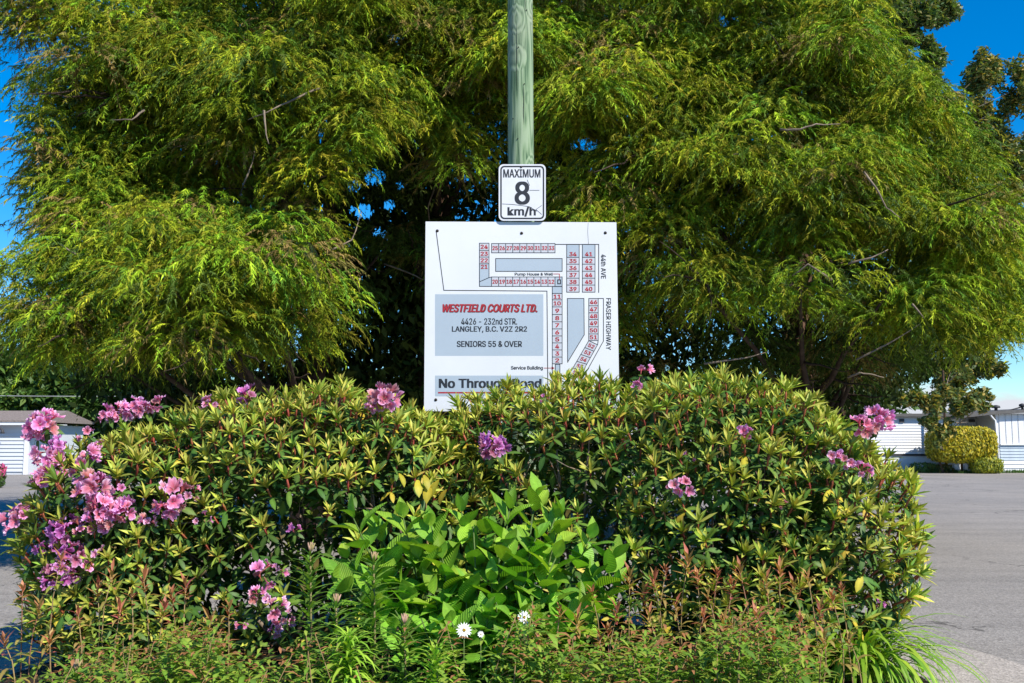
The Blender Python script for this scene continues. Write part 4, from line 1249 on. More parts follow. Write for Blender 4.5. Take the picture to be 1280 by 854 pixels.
PAL = np.array([(0.29, 0.37, 0.018), (0.21, 0.33, 0.018), (0.38, 0.43, 0.024), (0.13, 0.225, 0.022), (0.29, 0.28, 0.022)])
PALD = np.array([(0.08, 0.13, 0.022), (0.06, 0.105, 0.022), (0.10, 0.14, 0.025)])  # darkened greens: shade put into the colour of inner and rear foliage
GAPS = [(388, 222, 16, 11), (412, 208, 12, 9), (402, 256, 20, 12), (440, 232, 12, 10), (468, 222, 15, 12), (452, 264, 16, 11), (486, 256, 9, 8), (425, 284, 9, 7), (500, 232, 7, 8), (474, 292, 10, 6), (100, 60, 14, 9), (495, 45, 16, 12), (720, 60, 12, 10), (905, 25, 20, 10), (412, 165, 25, 16), (365, 420, 12, 16), (45, 500, 8, 5), (12, 150, 30, 90), (22, 285, 30, 40), (8, 80, 22, 18), (730, 180, 20, 10)]
def gapcut(p, strength=0.78):
    X, Y = proj(p)
    keep = np.ones(len(p), bool)
    u = rng.random(len(p))
    for gx_, gy_, gw, gh in GAPS:
        r = ((X - gx_) / gw) ** 2 + ((Y - gy_) / gh) ** 2
        keep &= ~((r < 1.0) & (u < strength))
    # keep the outline of the row of trees
    lim = np.interp(Y, [-400, 0, 45, 70, 130, 200, 260, 340, 400, 450, 490, 520], [1150, 1090, 1105, 1130, 1195, 1240, 1275, 1310, 1290, 1235, 1165, 1130])
    keep &= X < lim + rng.normal(size=len(p)) * 12
    liml = np.interp(Y, [-400, 0, 60, 70, 130, 240, 300, 330, 400, 440, 500], [-80, -60, -30, 0, 8, 20, 12, -15, -25, 0, 85])
    keep &= X > liml + rng.normal(size=len(p)) * 15 + 14 * np.sin(Y * 0.09)
    lowy = np.interp(X, [-50, 60, 110, 200, 1000, 1080, 1130, 1180, 1230, 1300], [415, 460, 505, 700, 700, 560, 485, 462, 445, 395])
    keep &= Y < lowy + rng.normal(size=len(p)) * 6
    return keep

trees = []
TX = {'A': (-2.65, 13.2), 'B': (-1.05, 13.6), 'C': (3.9, 13.4)}
LAB = {'A': 'left cypress tree with drooping yellow-green curtains over the pink shrub', 'B': 'narrow middle cypress with reddish trunk, directly behind the pole',
       'C': 'widest cypress tree filling the right half behind the sign'}
BOUGH = {
 'A': [(330, 105, 190, 62, 9.6), (140, 120, 110, 70, 10.0), (60, 35, 90, 60, 10.6), (225, 25, 150, 50, 11.0), (470, 100, 70, 60, 10.1), (200, 205, 120, 42, 10.6), (110, 335, 105, 40, 9.3), (235, 360, 120, 52, 8.7),
       (330, 335, 85, 42, 9.0), (95, 405, 85, 45, 9.2), (290, 425, 115, 38, 9.2), (320, 235, 80, 24, 11.5), (150, 270, 80, 30, 11.2), (100, 215, 60, 50, 11.3), (60, 440, 50, 30, 11.2), (420, 365, 40, 24, 11.8),
       (150, 455, 90, 26, 11.8), (440, 20, 80, 35, 11.6), (250, 90, 90, 50, 9.9)],
 'B': [(600, 65, 75, 55, 11.0), (700, 50, 60, 45, 11.2), (560, 130, 70, 40, 11.0), (700, 135, 55, 30, 11.5), (600, 175, 50, 20, 12.0), (530, 10, 80, 35, 11.5)],
 'C': [(860, 60, 130, 65, 10.6), (1000, 85, 130, 75, 10.4), (1110, 125, 90, 75, 10.8), (800, 190, 100, 50, 10.2), (930, 215, 110, 58, 9.9), (1050, 245, 120, 65, 9.8), (1165, 270, 95, 70, 10.1), (825, 285, 85, 42, 10.4),
       (750, 240, 55, 42, 10.7), (880, 345, 100, 48, 10.1), (1000, 360, 100, 52, 10.0), (1110, 375, 105, 55, 10.2), (1215, 355, 60, 60, 10.7), (1080, 440, 90, 28, 11.9), (930, 425, 90, 26, 12.0), (820, 390, 60, 28, 12.0),
       (745, 335, 40, 50, 11.3), (770, 90, 70, 45, 11.0), (950, 10, 120, 40, 11.0), (1060, 20, 50, 30, 11.3), (1170, 410, 60, 40, 10.6)]}
for k_ in BOUGH: BOUGH[k_] = [(a_, b_, c_ * 0.8, d_ * 0.85, e_) for a_, b_, c_, d_, e_ in BOUGH[k_]]
def scatter(key, n, x0, x1, y0, y1, d0, d1, hw=(40, 75), hh=(26, 44)):
    rs = random.Random(n * 7 + int(x0))
    for _ in range(n):
        BOUGH[key].append((rs.uniform(x0, x1), rs.uniform(y0, y1), rs.uniform(*hw), rs.uniform(*hh), rs.uniform(d0, d1)))
scatter('A', 6, 60, 460, 30, 195, 9.8, 10.8)
scatter('A', 7, 70, 380, 185, 300, 11.0, 12.2, (35, 60), (20, 34))
scatter('A', 8, 60, 420, 400, 470, 11.8, 12.8, (35, 60), (18, 26))
scatter('A', 5, 380, 500, 205, 330, 12.0, 13.0, (30, 45), (22, 34))
scatter('B', 8, 470, 720, 190, 440, 12.4, 13.4, (30, 50), (16, 28))
scatter('C', 6, 760, 1130, 410, 465, 12.0, 12.8, (35, 60), (16, 24))
# ragged curtains: (left, right, top, bottom, depth, tufts)
CURT = {'A': [(15, 480, -20, 200, 10.2, 330), (30, 400, 185, 300, 10.3, 150), (5, 400, 270, 440, 9.6, 190)],
        'B': [(440, 760, -20, 215, 10.7, 280)],
        'C': [(720, 1290, -20, 300, 10.5, 560), (740, 1290, 270, 430, 10.9, 240)]}
DARKS = [(1062, 335, 75, 42), (900, 402, 150, 26), (1080, 425, 110, 26), (775, 330, 38, 60), (250, 235, 120, 20), (985, 20, 60, 18), (700, 200, 50, 30), (870, 150, 50, 14), (880, 285, 40, 14), (960, 165, 30, 12), (500, 200, 60, 30), (640, 190, 60, 40), (230, 215, 30, 14), (330, 255, 40, 18), (120, 262, 30, 12), (60, 345, 20, 12), (225, 330, 22, 14), (800, 130, 26, 16), (1150, 190, 30, 12), (830, 360, 60, 16), (130, 60, 40, 14), (960, 400, 50, 16), (1120, 300, 30, 16), (430, 130, 30, 16)]
# canopy overhanging above the picture, which shades the inside of the trees
for i in range(5): BOUGH['A'].append((90 + i * 85, -95 - (i % 3) * 60, 90, 50, 10.2 - (i % 2) * 0.5))
for i in range(4): BOUGH['B'].append((480 + i * 75, -85 - (i % 2) * 75, 80, 50, 10.3 - (i % 2) * 0.6))
for i in range(6): BOUGH['C'].append((740 + i * 80, -90 - (i % 3) * 60, 90, 50, 10.4 - (i % 2) * 0.5))
for key in 'ABC':
    tx_, ty_ = TX[key]
    root = thing('cypress_tree', LAB[key], 'tree', (tx_, ty_, 0))
    RO = Vector((tx_, ty_, 0))
    rl = random.Random(ord(key))
    crown = Builder()
    limbs = []
    for (px, py, hw, hh, d) in BOUGH[key]:
        c = np.array(P(px, py, d)); sc = d / FPX
        if hw > 62 or rl.random() < 0.25: limbs.append((c, hw * sc))
        rx_, rz_ = hw * sc, hh * sc
        ry2 = min(rx_, 1.1)
        pal = PAL if d < 11.3 else np.concatenate([PAL[3:4], PALD])  # boughs further back are coloured darker, as if shaded
        # a bough is a heap of small drooping tufts with dark pockets between them
        nt_ = max(3, int(hw * hh / 720))
        for q in range(nt_):
            v = rng.normal(size=3); v /= np.linalg.norm(v)
            v[2] = v[2] * 0.75 + 0.2
            tc_ = c + v * np.array([rx_, ry2, rz_]) * rng.uniform(0.45, 1.0)
            s1 = rng.uniform(0.20, 0.42)
            n = int(95 * (s1 / 0.3) ** 2 * 0.62)
            u = rng.normal(size=(n, 3)); u /= np.linalg.norm(u, axis=1)[:, None]
            u = u[u[:, 2] > -0.3]
            pts = tc_ + u * np.array([s1 * 1.25, s1, s1 * 0.55]) * rng.uniform(0.5, 1.1, (len(u), 1))
            kp = gapcut(pts); pts, u = pts[kp], u[kp]
            if not len(pts): continue
            od = u.copy(); od[:, 2] = np.abs(od[:, 2]) * 0.3 + 0.05; od[:, 1] -= 0.2
            od /= np.linalg.norm(od, axis=1)[:, None]
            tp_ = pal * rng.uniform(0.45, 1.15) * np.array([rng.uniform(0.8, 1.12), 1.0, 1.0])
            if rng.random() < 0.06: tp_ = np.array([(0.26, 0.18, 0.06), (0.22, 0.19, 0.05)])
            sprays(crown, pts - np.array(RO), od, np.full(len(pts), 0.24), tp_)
        # thin scatter that ties the tufts together
        n = int(hw * hh * 0.028)
        u = rng.normal(size=(n, 3)); u /= np.linalg.norm(u, axis=1)[:, None]
        pts = c + u * np.array([rx_, ry2, rz_]) * rng.uniform(0.4, 1.0, (n, 1))
        kp = gapcut(pts); pts, u = pts[kp], u[kp]
        od = u.copy(); od[:, 2] = 0.1; od /= np.linalg.norm(od, axis=1)[:, None] + 1e-9
        sprays(crown, pts - np.array(RO), od, np.full(len(pts), 0.26), np.concatenate([PALD, pal * 0.8]))
    for (x0_, x1_, y0_, y1_, d_, nt_) in CURT[key]:
        for q in range(nt_):
            px, py = rng.uniform(x0_, x1_), rng.uniform(y0_, y1_)
            low = math.sin(px * 0.021 + 1.3) * math.cos(py * 0.031 + px * 0.008) + 0.6 * math.sin(px * 0.047 + py * 0.04)
            if low < -0.75 and rng.random() < 0.7: continue
            if any(((px - a) / c_) ** 2 + ((py - b2) / e_) ** 2 < 1 for a, b2, c_, e_ in DARKS) and rng.random() < 0.85: continue
            tc_ = np.array(P(px, py, d_ - 0.55 * low + rng.uniform(-0.35, 0.45)))
            s1 = rng.uniform(0.16, 0.40)
            n = int(52 * (s1 / 0.3) ** 2) + 6
            u = rng.normal(size=(n, 3)); u /= np.linalg.norm(u, axis=1)[:, None]
            u = u[u[:, 2] > -0.35]
            pts = tc_ + u * np.array([s1 * 1.2, s1, s1 * 0.7]) * rng.uniform(0.4, 1.1, (len(u), 1))
            kp = gapcut(pts); pts, u = pts[kp], u[kp]
            if not len(pts): continue
            od = u.copy(); od[:, 2] = np.abs(od[:, 2]) * 0.3; od[:, 1] -= 0.3
            od /= np.linalg.norm(od, axis=1)[:, None]
            tp_ = PAL * rng.uniform(0.42, 1.2) * np.array([rng.uniform(0.8, 1.15), 1.0, 1.0])
            if rng.random() < 0.07: tp_ = np.array([(0.26, 0.18, 0.06), (0.22, 0.19, 0.05)])
            sprays(crown, pts - np.array(RO), od, np.full(len(pts), 0.22), tp_)
    # crown above the frame and around the back
    span = {'A': (-5.6, -1.2), 'B': (-2.2, 1.0), 'C': (0.6, 7.0)}[key]
    for j in range(26 if key != 'B' else 14):
        z = rl.uniform(5.5, 10.5)
        sh_ = 1 - (z - 5.5) / 9
        c = np.array((tx_ + (rl.uniform(*span) - tx_) * sh_, rl.uniform(11, 15.5), z))
        n = 110
        u = rng.normal(size=(n, 3)); u /= np.linalg.norm(u, axis=1)[:, None]
        pts = c + u * np.array((1.1, 1.0, 0.55)) * rng.uniform(0.5, 1.0, (n, 1))
        kp = gapcut(pts); pts, u = pts[kp], u[kp]
        if len(pts): sprays(crown, pts - np.array(RO), u * np.array((1, 1, 0.2)) + 1e-3, np.full(len(pts), 0.36), PAL, 12, 1.8, 1.6)
        if j % 3 == 0: limbs.append((c, 1.0))
    # deep inner foliage, its colours darkened to stand in for shade
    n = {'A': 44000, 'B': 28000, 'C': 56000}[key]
    pts = np.stack([rng.uniform(*span, n), rng.uniform(12.6, 16.2, n), rng.uniform(0.6, 8.0, n)], 1)
    kc = rng.uniform(0, 1, (n, 1))
    pts += rng.normal(size=(n, 3)) * 0.12
    pts[:, 0] = tx_ + (pts[:, 0] - tx_) * np.interp(pts[:, 2], [0.8, 2.2, 6, 9], [0.98, 1.12, 1.1, 0.8])
    kp = gapcut(pts, 0.985); pts = pts[kp]; n = len(pts)
    nrm = rng.normal(size=(n, 3)); nrm /= np.linalg.norm(nrm, axis=1)[:, None]
    a_ = np.array([0, 0, -1.0]) + rng.normal(size=(n, 3)) * 0.6
    a_ -= nrm * (a_ * nrm).sum(1)[:, None]; a_ /= np.linalg.norm(a_, axis=1)[:, None]
    b_ = np.cross(nrm, a_); s_ = rng.uniform(0.045, 0.11, n)[:, None]
    p_ = pts - np.array(RO)
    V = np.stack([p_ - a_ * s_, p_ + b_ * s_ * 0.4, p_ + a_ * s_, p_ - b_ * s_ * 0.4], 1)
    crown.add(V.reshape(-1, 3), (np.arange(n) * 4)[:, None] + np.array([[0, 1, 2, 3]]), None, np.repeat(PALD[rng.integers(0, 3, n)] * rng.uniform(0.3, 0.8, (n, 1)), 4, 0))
    tag(obj('crown', crown, M['cypress'], root), kind='stuff')
    # trunk and limbs
    tb = Builder()
    tp = [(0.0, 0.0, -0.1), (0.03, 0, 1.0), (-0.05, 0.02, 2.4), (0.04, 0, 4.2), (0, 0.05, 6.5), (0.05, 0, 9.5)]
    if key == 'A': tp = [(x + 0.05 * z, y, z) for x, y, z in tp]
    tube(tb, tp, [0.30, 0.24, 0.21, 0.17, 0.11, 0.03], 14)
    obj('trunk', tb, M['bark'], root)
    for (c, w) in limbs:
        c = Vector(c) - RO
        z0 = max(0.8, c.z - 1.0 - rl.random() * 0.8)
        lb = Builder()
        pts = wobble((0, 0, min(z0, 9)), c, 5, 0.10, rl)
        pts[1].z += 0.15
        tube(lb, pts, [0.06, 0.05, 0.04, 0.03, 0.022, 0.012], 6)
        for s_ in range(5):
            a0 = pts[rl.randint(2, 5)]
            e = a0 + Vector((rl.uniform(-.9, .9) * w, rl.uniform(-1.0, 0.15), rl.uniform(-.45, .25)))
            tube(lb, wobble(a0, e, 5, 0.07, rl), [0.018, 0.015, 0.012, 0.009, 0.006, 0.003], 4)
        obj('limb', lb, M['dark_bark'], root)
# pale bare twigs that poke out of the foliage
def bare(rootname, pts, r0=0.02):
    return pts
TW = {'A': [[(400, 110, 9.2), (360, 128, 9.0), (335, 140, 8.9), (310, 150, 9.0)], [(180, 138, 8.9), (165, 150, 8.8), (140, 150, 8.9)], [(330, 138, 8.9), (332, 160, 8.9), (336, 180, 8.9)], [(100, 50, 9.6), (125, 40, 9.6)],
            [(370, 215, 11), (400, 222, 10.8), (430, 215, 10.8), (455, 218, 10.8)], [(400, 320, 10), (440, 300, 10), (452, 265, 10.2)], [(300, 245, 9.6), (315, 205, 9.7), (320, 175, 9.8)], [(40, 80, 10), (20, 95, 10), (12, 110, 10)],
            [(365, 280, 10.2), (400, 282, 10.1), (420, 290, 10)], [(95, 318, 8.9), (75, 305, 8.9)]],
      'B': [[(560, 60, 10.2), (590, 80, 10.2)], [(545, 230, 12), (535, 260, 12), (540, 300, 12.1)], [(480, 330, 12), (520, 345, 11.9), (530, 350, 11.9)]],
      'C': [[(975, 162, 9.0), (1000, 162, 8.9), (1020, 155, 8.9), (1050, 155, 9)], [(1080, 215, 9.2), (1095, 235, 9.1), (1108, 260, 9.1), (1125, 272, 9.1)], [(1060, 472, 10.2), (1075, 466, 10), (1090, 468, 10), (1105, 472, 10)],
            [(1040, 350, 9.3), (1010, 330, 9.3), (990, 345, 9.4)], [(1140, 380, 9.4), (1155, 398, 9.4)], [(1060, 330, 9.4), (1090, 322, 9.3), (1110, 312, 9.3)], [(880, 455, 10.2), (930, 448, 10.2), (960, 440, 10.2)], [(1070, 450, 10.2), (1110, 430, 10.1), (1150, 405, 10)]]}
roots = {o['label']: o for o in bpy.data.objects if o.name.startswith('cypress_tree')}
for key, lst in TW.items():
    root = roots[LAB[key]]
    for poly in lst:
        tb = Builder()
        pp = [P(*q) - root.location for q in poly]
        full = []
        for a_, b2 in zip(pp[:-1], pp[1:]):
            full += wobble(a_, b2, 3, 0.008)[:-1]
        full.append(pp[-1])
        tube(tb, full, list(np.linspace(0.012, 0.004, len(full))), 5)
        obj('bare_branch', tb, M['twig'], root)

# ------------------------------------------------------------------ broadleaf trees
def leafcloud(B, clusters, RO, size, pal, per, rn, flat=0.7):
    for (px, py, hw, hh, d) in clusters:
        c = np.array(P(px, py, d)); sc = d / FPX
        n = int(per * hw * hh)
        u = rn.normal(size=(n, 3)); u /= np.linalg.norm(u, axis=1)[:, None]
        # sub-clumps
        kc = rn.normal(size=(max(8, int(hw * hh / 40)), 3)); kc /= np.linalg.norm(kc, axis=1)[:, None]
        kc *= rn.uniform(0.3, 1.0, (len(kc), 1))
        j = rn.integers(0, len(kc), n)
        R_ = np.array([hw, min(hw, hh) * 1.0, hh]) * sc
        pts = c + kc[j] * R_ + u * (0.33 * R_.min() + 0.1) * rn.uniform(0.3, 1.0, (n, 1))
        nrm = rn.normal(size=(n, 3)); nrm[:, 2] = np.abs(nrm[:, 2]) + 0.4; nrm /= np.linalg.norm(nrm, axis=1)[:, None]
        a = np.cross(nrm, rn.normal(size=(n, 3))); a /= np.linalg.norm(a, axis=1)[:, None]
        bb = np.cross(nrm, a)
        s = (size * rn.uniform(0.6, 1.3, n))[:, None]
        p = pts - np.array(RO)
        V = np.stack([p - a * s, p + bb * s * 0.42 + nrm * s * 0.12, p + a * s, p - bb * s * 0.42 + nrm * s * 0.12], 1)
        base = (np.arange(n) * 4)[:, None]
        col = pal[rn.integers(0, len(pal), n)] * rn.uniform(0.75, 1.25, (n, 1))
        B.add(V.reshape(-1, 3), base + np.array([[0, 1, 2, 3]]), None, np.repeat(col, 4, 0))

rn = np.random.default_rng(77)
def btree(label, foot, clusters, size, pal, per, trunk_r, h, cat='tree', limbs=8, name='broadleaf_tree'):
    root = thing(name, label, cat, foot)
    B = Builder()
    leafcloud(B, clusters, foot, size, pal, per, rn)
    tag(obj('crown', B, M['broad'], root), kind='stuff')
    tb = Builder()
    rl = random.Random(len(label))
    tube(tb, [(0, 0, -0.1), (0.05, 0, h * 0.3), (-0.05, 0.05, h * 0.6), (0.03, 0, h)], [trunk_r, trunk_r * 0.8, trunk_r * 0.5, trunk_r * 0.1], 10)
    obj('trunk', tb, M['bark'], root)
    for (px, py, hw, hh, d) in clusters[:limbs]:
        lb = Builder()
        c = P(px, py, d) - Vector(foot)
        z0 = min(h * 0.9, max(0.8, c.z - 1.2))
        pts = wobble((0, 0, z0), c, 5, 0.12, rl)
        tube(lb, pts, [trunk_r * f for f in (0.4, 0.32, 0.26, 0.2, 0.14, 0.06)], 5)
        for s_ in range(4):
            a0 = pts[rl.randint(2, 5)]
            tube(lb, wobble(a0, a0 + Vector((rl.uniform(-1, 1), rl.uniform(-.6, .6), rl.uniform(-.3, .9))) * hw * d / FPX * 0.8, 4, 0.05, rl), [0.03, 0.022, 0.016, 0.01, 0.005], 4)
        obj('limb', lb, M['twig'], root)
    return root
PB = np.array([(0.10, 0.13, 0.04), (0.075, 0.11, 0.035), (0.13, 0.15, 0.04), (0.30, 0.22, 0.05), (0.22, 0.18, 0.05), (0.06, 0.10, 0.03)])
btree('tall broadleaf tree with yellowing leaves, its trunk standing between the two mobile homes', (18.75, 43.3, 0),
      [(1222, 95, 26, 34, 46), (1272, 110, 30, 45, 46), (1240, 185, 40, 40, 47), (1275, 215, 40, 50, 47), (1215, 150, 26, 40, 46), (1245, 260, 45, 40, 47), (1280, 320, 40, 50, 47), (1258, 385, 42, 40, 48),
       (1225, 430, 42, 35, 48), (1190, 470, 42, 28, 47), (1168, 500, 34, 18, 39), (1225, 500, 14, 14, 40), (1205, 505, 24, 18, 40), (1180, 535, 14, 12, 40), (1172, 555, 5, 5, 40), (1166, 528, 14, 10, 39.5), (1320, 230, 40, 90, 48), (1330, 360, 30, 50, 48), (1240, 455, 28, 16, 47), (1150, 400, 50, 70, 48), (1160, 250, 50, 70, 48), (1130, 500, 18, 8, 39)],
      0.14, PB * 1.35, 2.4, 0.055, 17, limbs=16)
PB2 = np.array([(0.05, 0.09, 0.03), (0.07, 0.11, 0.035), (0.10, 0.14, 0.04), (0.16, 0.15, 0.05)])
btree('dark broadleaf tree whose top branch reaches into the sky at the upper right', (6.5, 19.8, 0),
      [(1130, 20, 50, 24, 17), (1175, 12, 28, 16, 17), (1080, 0, 55, 25, 17), (1140, 50, 22, 12, 17), (1165, 75, 18, 16, 17), (1060, -60, 90, 50, 17.5), (1150, 100, 22, 22, 17), (960, 5, 60, 20, 17.5), (1100, -110, 90, 50, 18), (910, -40, 80, 40, 18)], 0.055, PB2 * 1.5, 4.5, 0.3, 11, limbs=9)
PB3 = np.array([(0.09, 0.17, 0.035), (0.12, 0.20, 0.04), (0.07, 0.14, 0.03)])
PB4 = np.array([(0.07, 0.14, 0.03), (0.09, 0.17, 0.035), (0.05, 0.11, 0.028), (0.12, 0.18, 0.04)])
btree('bright green tree behind the left house roof, nearest the frame edge', (-27.5, 49, 0), [(-10, 470, 50, 45, 47), (35, 462, 38, 30, 47), (20, 500, 45, 25, 46), (-60, 440, 60, 60, 48), (50, 435, 30, 20, 48)], 0.26, PB4, 1.1, 0.3, 6, limbs=5)
btree('mid green tree between the left house and the cypress skirt', (-20.5, 47, 0), [(78, 480, 34, 30, 46), (100, 512, 36, 26, 45), (70, 505, 25, 20, 46), (120, 490, 36, 40, 47), (160, 505, 40, 40, 48), (110, 450, 40, 25, 48), (200, 500, 60, 40, 49)], 0.26, PB4, 1.1, 0.3, 5.5, limbs=5)
B = Builder()
leafcloud(B, [(px, 500 + (px % 3) * 8, 60, 50, 58) for px in range(-100, 1120, 70)], (0, 58, 0), 0.3, PB4 * 0.8, 0.55, rn)
tag(obj('distant_wood', B, M['broad'], M=Matrix.Translation((0, 58, 0))), 'distant green wood glimpsed low between the cypress trunks', 'wood', kind='stuff')

# ------------------------------------------------------------------ mobile homes
M['white_siding'] = plain_mat('white_siding', (0.70, 0.71, 0.73), 0.55, 0.3, 0.07, 1.5)
M['grey_siding'] = plain_mat('pale_grey_siding', (0.55, 0.58, 0.62), 0.55, 0.3, 0.07, 1.5)
M['blue_siding'] = plain_mat('blue_grey_skirting', (0.46, 0.54, 0.62), 0.6, 0.3, 0.15, 3)
M['trim_dark'] = plain_mat('dark_trim', (0.05, 0.05, 0.055), 0.6, 0.3)
M['shingle'] = plain_mat('brown_shingles', (0.27, 0.225, 0.205), 0.9, 0.1, 0.45, 18, 0.5, 60)
M['roofmetal'] = plain_mat('flat_roof_edge', (0.12, 0.115, 0.11), 0.7, 0.3, 0.3, 4)
M['glass'] = plain_mat('dark_window_glass', (0.02, 0.03, 0.035), 0.12, 0.6)

def wallbox(x0, x1, y0, y1, z0, z1, mat, par, name, org):
    b = Builder(); box(b, x0 - org[0], x1 - org[0], y0 - org[1], y1 - org[1], z0, z1); return obj(name, b, mat, par, False)
def lap(x0, x1, y, z0, z1, n, mat, par, org, name='siding_board', proud=0.03):
    """horizontal lap boards on a wall facing -y"""
    h = (z1 - z0) / n
    me = None
    b = Builder()
    X0, X1 = x0 - org[0], x1 - org[0]
    b.add([(X0, -proud, 0), (X1, -proud, 0), (X1, -0.004, h), (X0, -0.004, h), (X0, 0, 0), (X1, 0, 0), (X1, 0, h), (X0, 0, h)],
          [(0, 1, 2, 3), (0, 4, 5, 1), (0, 3, 7, 4), (1, 5, 6, 2), (3, 2, 6, 7)])
    me = b.mesh(name, False); me.materials.append(mat)
    for i in range(n): link(name, me, par, Matrix.Translation((0, y - org[1], z0 + i * h)))
def vert(x0, x1, y, z0, z1, n, mat, par, org, name='wall_panel', proud=0.02, gap=0.018):
    w = (x1 - x0) / n
    b = Builder(); box(b, gap, w - gap, -proud, 0, z0, z1)
    me = b.mesh(name, False); me.materials.append(mat)
    for i in range(n): link(name, me, par, Matrix.Translation((x0 + i * w - org[0], y - org[1], 0)))

# left house
dl = 40.5
zt = P(0, 531, dl).z
x1 = gx(38, dl)
xl = x1 - 12
LH = thing('house', 'grey-white clapboard house with brown shingle roof at the left edge', 'house', (x1 - 5, dl + 3, 0))
og = (x1 - 5, dl + 3)
wallbox(xl, x1, dl, dl + 4, 0, zt, M['grey_siding'], LH, 'wall', og)
lap(xl, x1 - 0.12, dl - 0.002, 0.12, zt, 12, M['grey_siding'], LH, og, proud=0.045)
wallbox(x1 - 0.12, x1 + 0.03, dl - 0.06, dl + 0.05, 0, zt, M['white_siding'], LH, 'corner_trim', og)
x2 = gx(76, dl + 1.6)
wallbox(x1 + 0.002, x2, dl + 1.6, dl + 4, 0, zt, M['grey_siding'], LH, 'recessed_wall', og)
vert(x1 + 0.1, x2, dl + 1.598, 0.1, zt, 4, M['grey_siding'], LH, og)
wallbox(xl - 0.3, gx(86, dl + 1.5) - 0.05, dl - 0.42, dl - 0.38, zt - 0.02, zt + 0.17, M['white_siding'], LH, 'fascia', og)
wallbox(xl - 0.3, gx(86, dl + 1.5) - 0.05, dl - 0.38, dl + 1.6, zt + 0.001, zt + 0.03, M['white_siding'], LH, 'soffit', og)
rb = Builder()
zr = P(40, 513.5, dl + 1.5).z
X0, X1 = xl - 0.4 - og[0], gx(86, dl + 1.5) - og[0]
ye, yr = dl - 0.45 - og[1], -1.5
nrow = 9
for i in range(nrow):
    pass
obj_roof = Builder()
obj_roof.add([(X0, ye, zt + 0.17), (X1, ye, zt + 0.17), (X1, yr, zr), (X0, yr, zr), (X0, 1.2, zt + 0.17), (X1, 1.2, zt + 0.17), (X0, ye, zt + 0.10), (X1, ye, zt + 0.10), (X0, 1.2, zt + 0.10), (X1, 1.2, zt + 0.10)],
             [(0, 1, 2, 3), (3, 2, 5, 4), (0, 6, 7, 1), (4, 5, 9, 8), (6, 8, 9, 7)], [(1, 7, 2), (2, 9, 5), (7, 9, 2), (0, 3, 6), (3, 4, 8), (6, 3, 8)])
roof = obj('roof', obj_roof, M['shingle'], LH, False)
b = Builder()
tube(b, [P(-6, 536, dl - 0.1) - LH.location, P(-1, 534, dl - 0.35) - LH.location, P(3, 538, dl - 0.4) - LH.location, P(3, 542, dl - 0.4) - LH.location], [0.03, 0.03, 0.05, 0.10], 8)
obj('porch_lamp', b, M['trim_dark'], LH)

# right: long home with horizontal siding
dr = 44.0
xa, xb = gx(1060, dr), gx(1197, dr)
zt = P(1150, 521, dr).z
H1 = thing('mobile_home', 'white mobile home with horizontal lap siding, left one of the right pair', 'mobile home', ((xa + xb) / 2, dr + 2, 0))
og = ((xa + xb) / 2, dr + 2)
zb = P(1150, 569, dr).z
wallbox(xa, xb, dr + 0.002, dr + 5, 0, zt, M['white_siding'], H1, 'wall', og)
lap(xa, xb, dr, zb + 0.06, zt - 0.02, 13, M['white_siding'], H1, og, proud=0.03)
wallbox(xa, xb, dr - 0.05, dr, zb - 0.03, zb + 0.05, M['trim_dark'], H1, 'belt_trim', og)
lap(xa, xb, dr, 0.03, zb - 0.04, 2, M['white_siding'], H1, og, 'skirting_board')
rb = Builder(); box(rb, xa - og[0] - 0.15, xb - og[0] + 0.1, -2.25, 3.2, zt + 0.002, zt + 0.13); obj('roof', rb, M['roofmetal'], H1, False)
b = Builder(); c = P(1127, 526, dr - 0.03) - H1.location; box(b, c.x - 0.1, c.x + 0.1, c.y - 0.05, c.y + 0.03, c.z - 0.08, c.z + 0.08); obj('vent', b, M['trim_dark'], H1, False)

# right: home with vertical panels
xc, xd, xe = gx(1193, 45.5), gx(1243, 43.6), gx(1420, 43.6)
H2 = thing('mobile_home', 'white mobile home with vertical wall panels and shaded porch, at the right edge', 'mobile home', (xd, 45, 0))
og = (xd, 45)
z2 = P(1243, 517, 43.6).z
zw = P(1250, 556, 43.6).z; zs_ = P(1250, 575.5, 43.6).z
wallbox(xd, xe, 43.602, 50, 0, z2, M['white_siding'], H2, 'wall', og)
vert(xd + 0.12, xe, 43.6, zw + 0.03, z2 - 0.02, 22, M['white_siding'], H2, og, proud=0.03)
wallbox(xd + 0.12, xe, 43.5, 43.6, zw - 0.02, zw + 0.03, M['white_siding'], H2, 'ledge', og)
lap(xd + 0.12, xe, 43.6, zs_, zw - 0.02, 5, M['blue_siding'], H2, og, 'skirting_board', 0.03)
lap(xd + 0.12, xe, 43.6, 0.03, zs_ - 0.01, 3, M['white_siding'], H2, og, 'skirting_board', 0.04)
zp = P(1193, 523, 45.4).z
wallbox(gx(1160, 45.4), xd - 0.01, 45.4, 50, 0, z2 - 0.1, M['blue_siding'], H2, 'porch_wall', og)
vert(gx(1162, 45.4), xd - 0.02, 45.398, 0.15, z2 - 0.12, 16, M['grey_siding'], H2, og)
xg0, xg1 = gx(1198, 45.3), gx(1236, 45.3)
w = wallbox(xg0, xg1, 45.33, 45.376, P(0, 552, 45.3).z, P(0, 533, 45.3).z, M['white_siding'], H2, 'window', og)
for k in range(3):
    wl = (xg1 - xg0) / 3
    b = Builder(); box(b, xg0 + k * wl + 0.05 - og[0], xg0 + (k + 1) * wl - 0.05 - og[0], 0.305, 0.329, P(0, 551, 45.3).z, P(0, 534, 45.3).z); obj('pane', b, M['glass'], w, False)
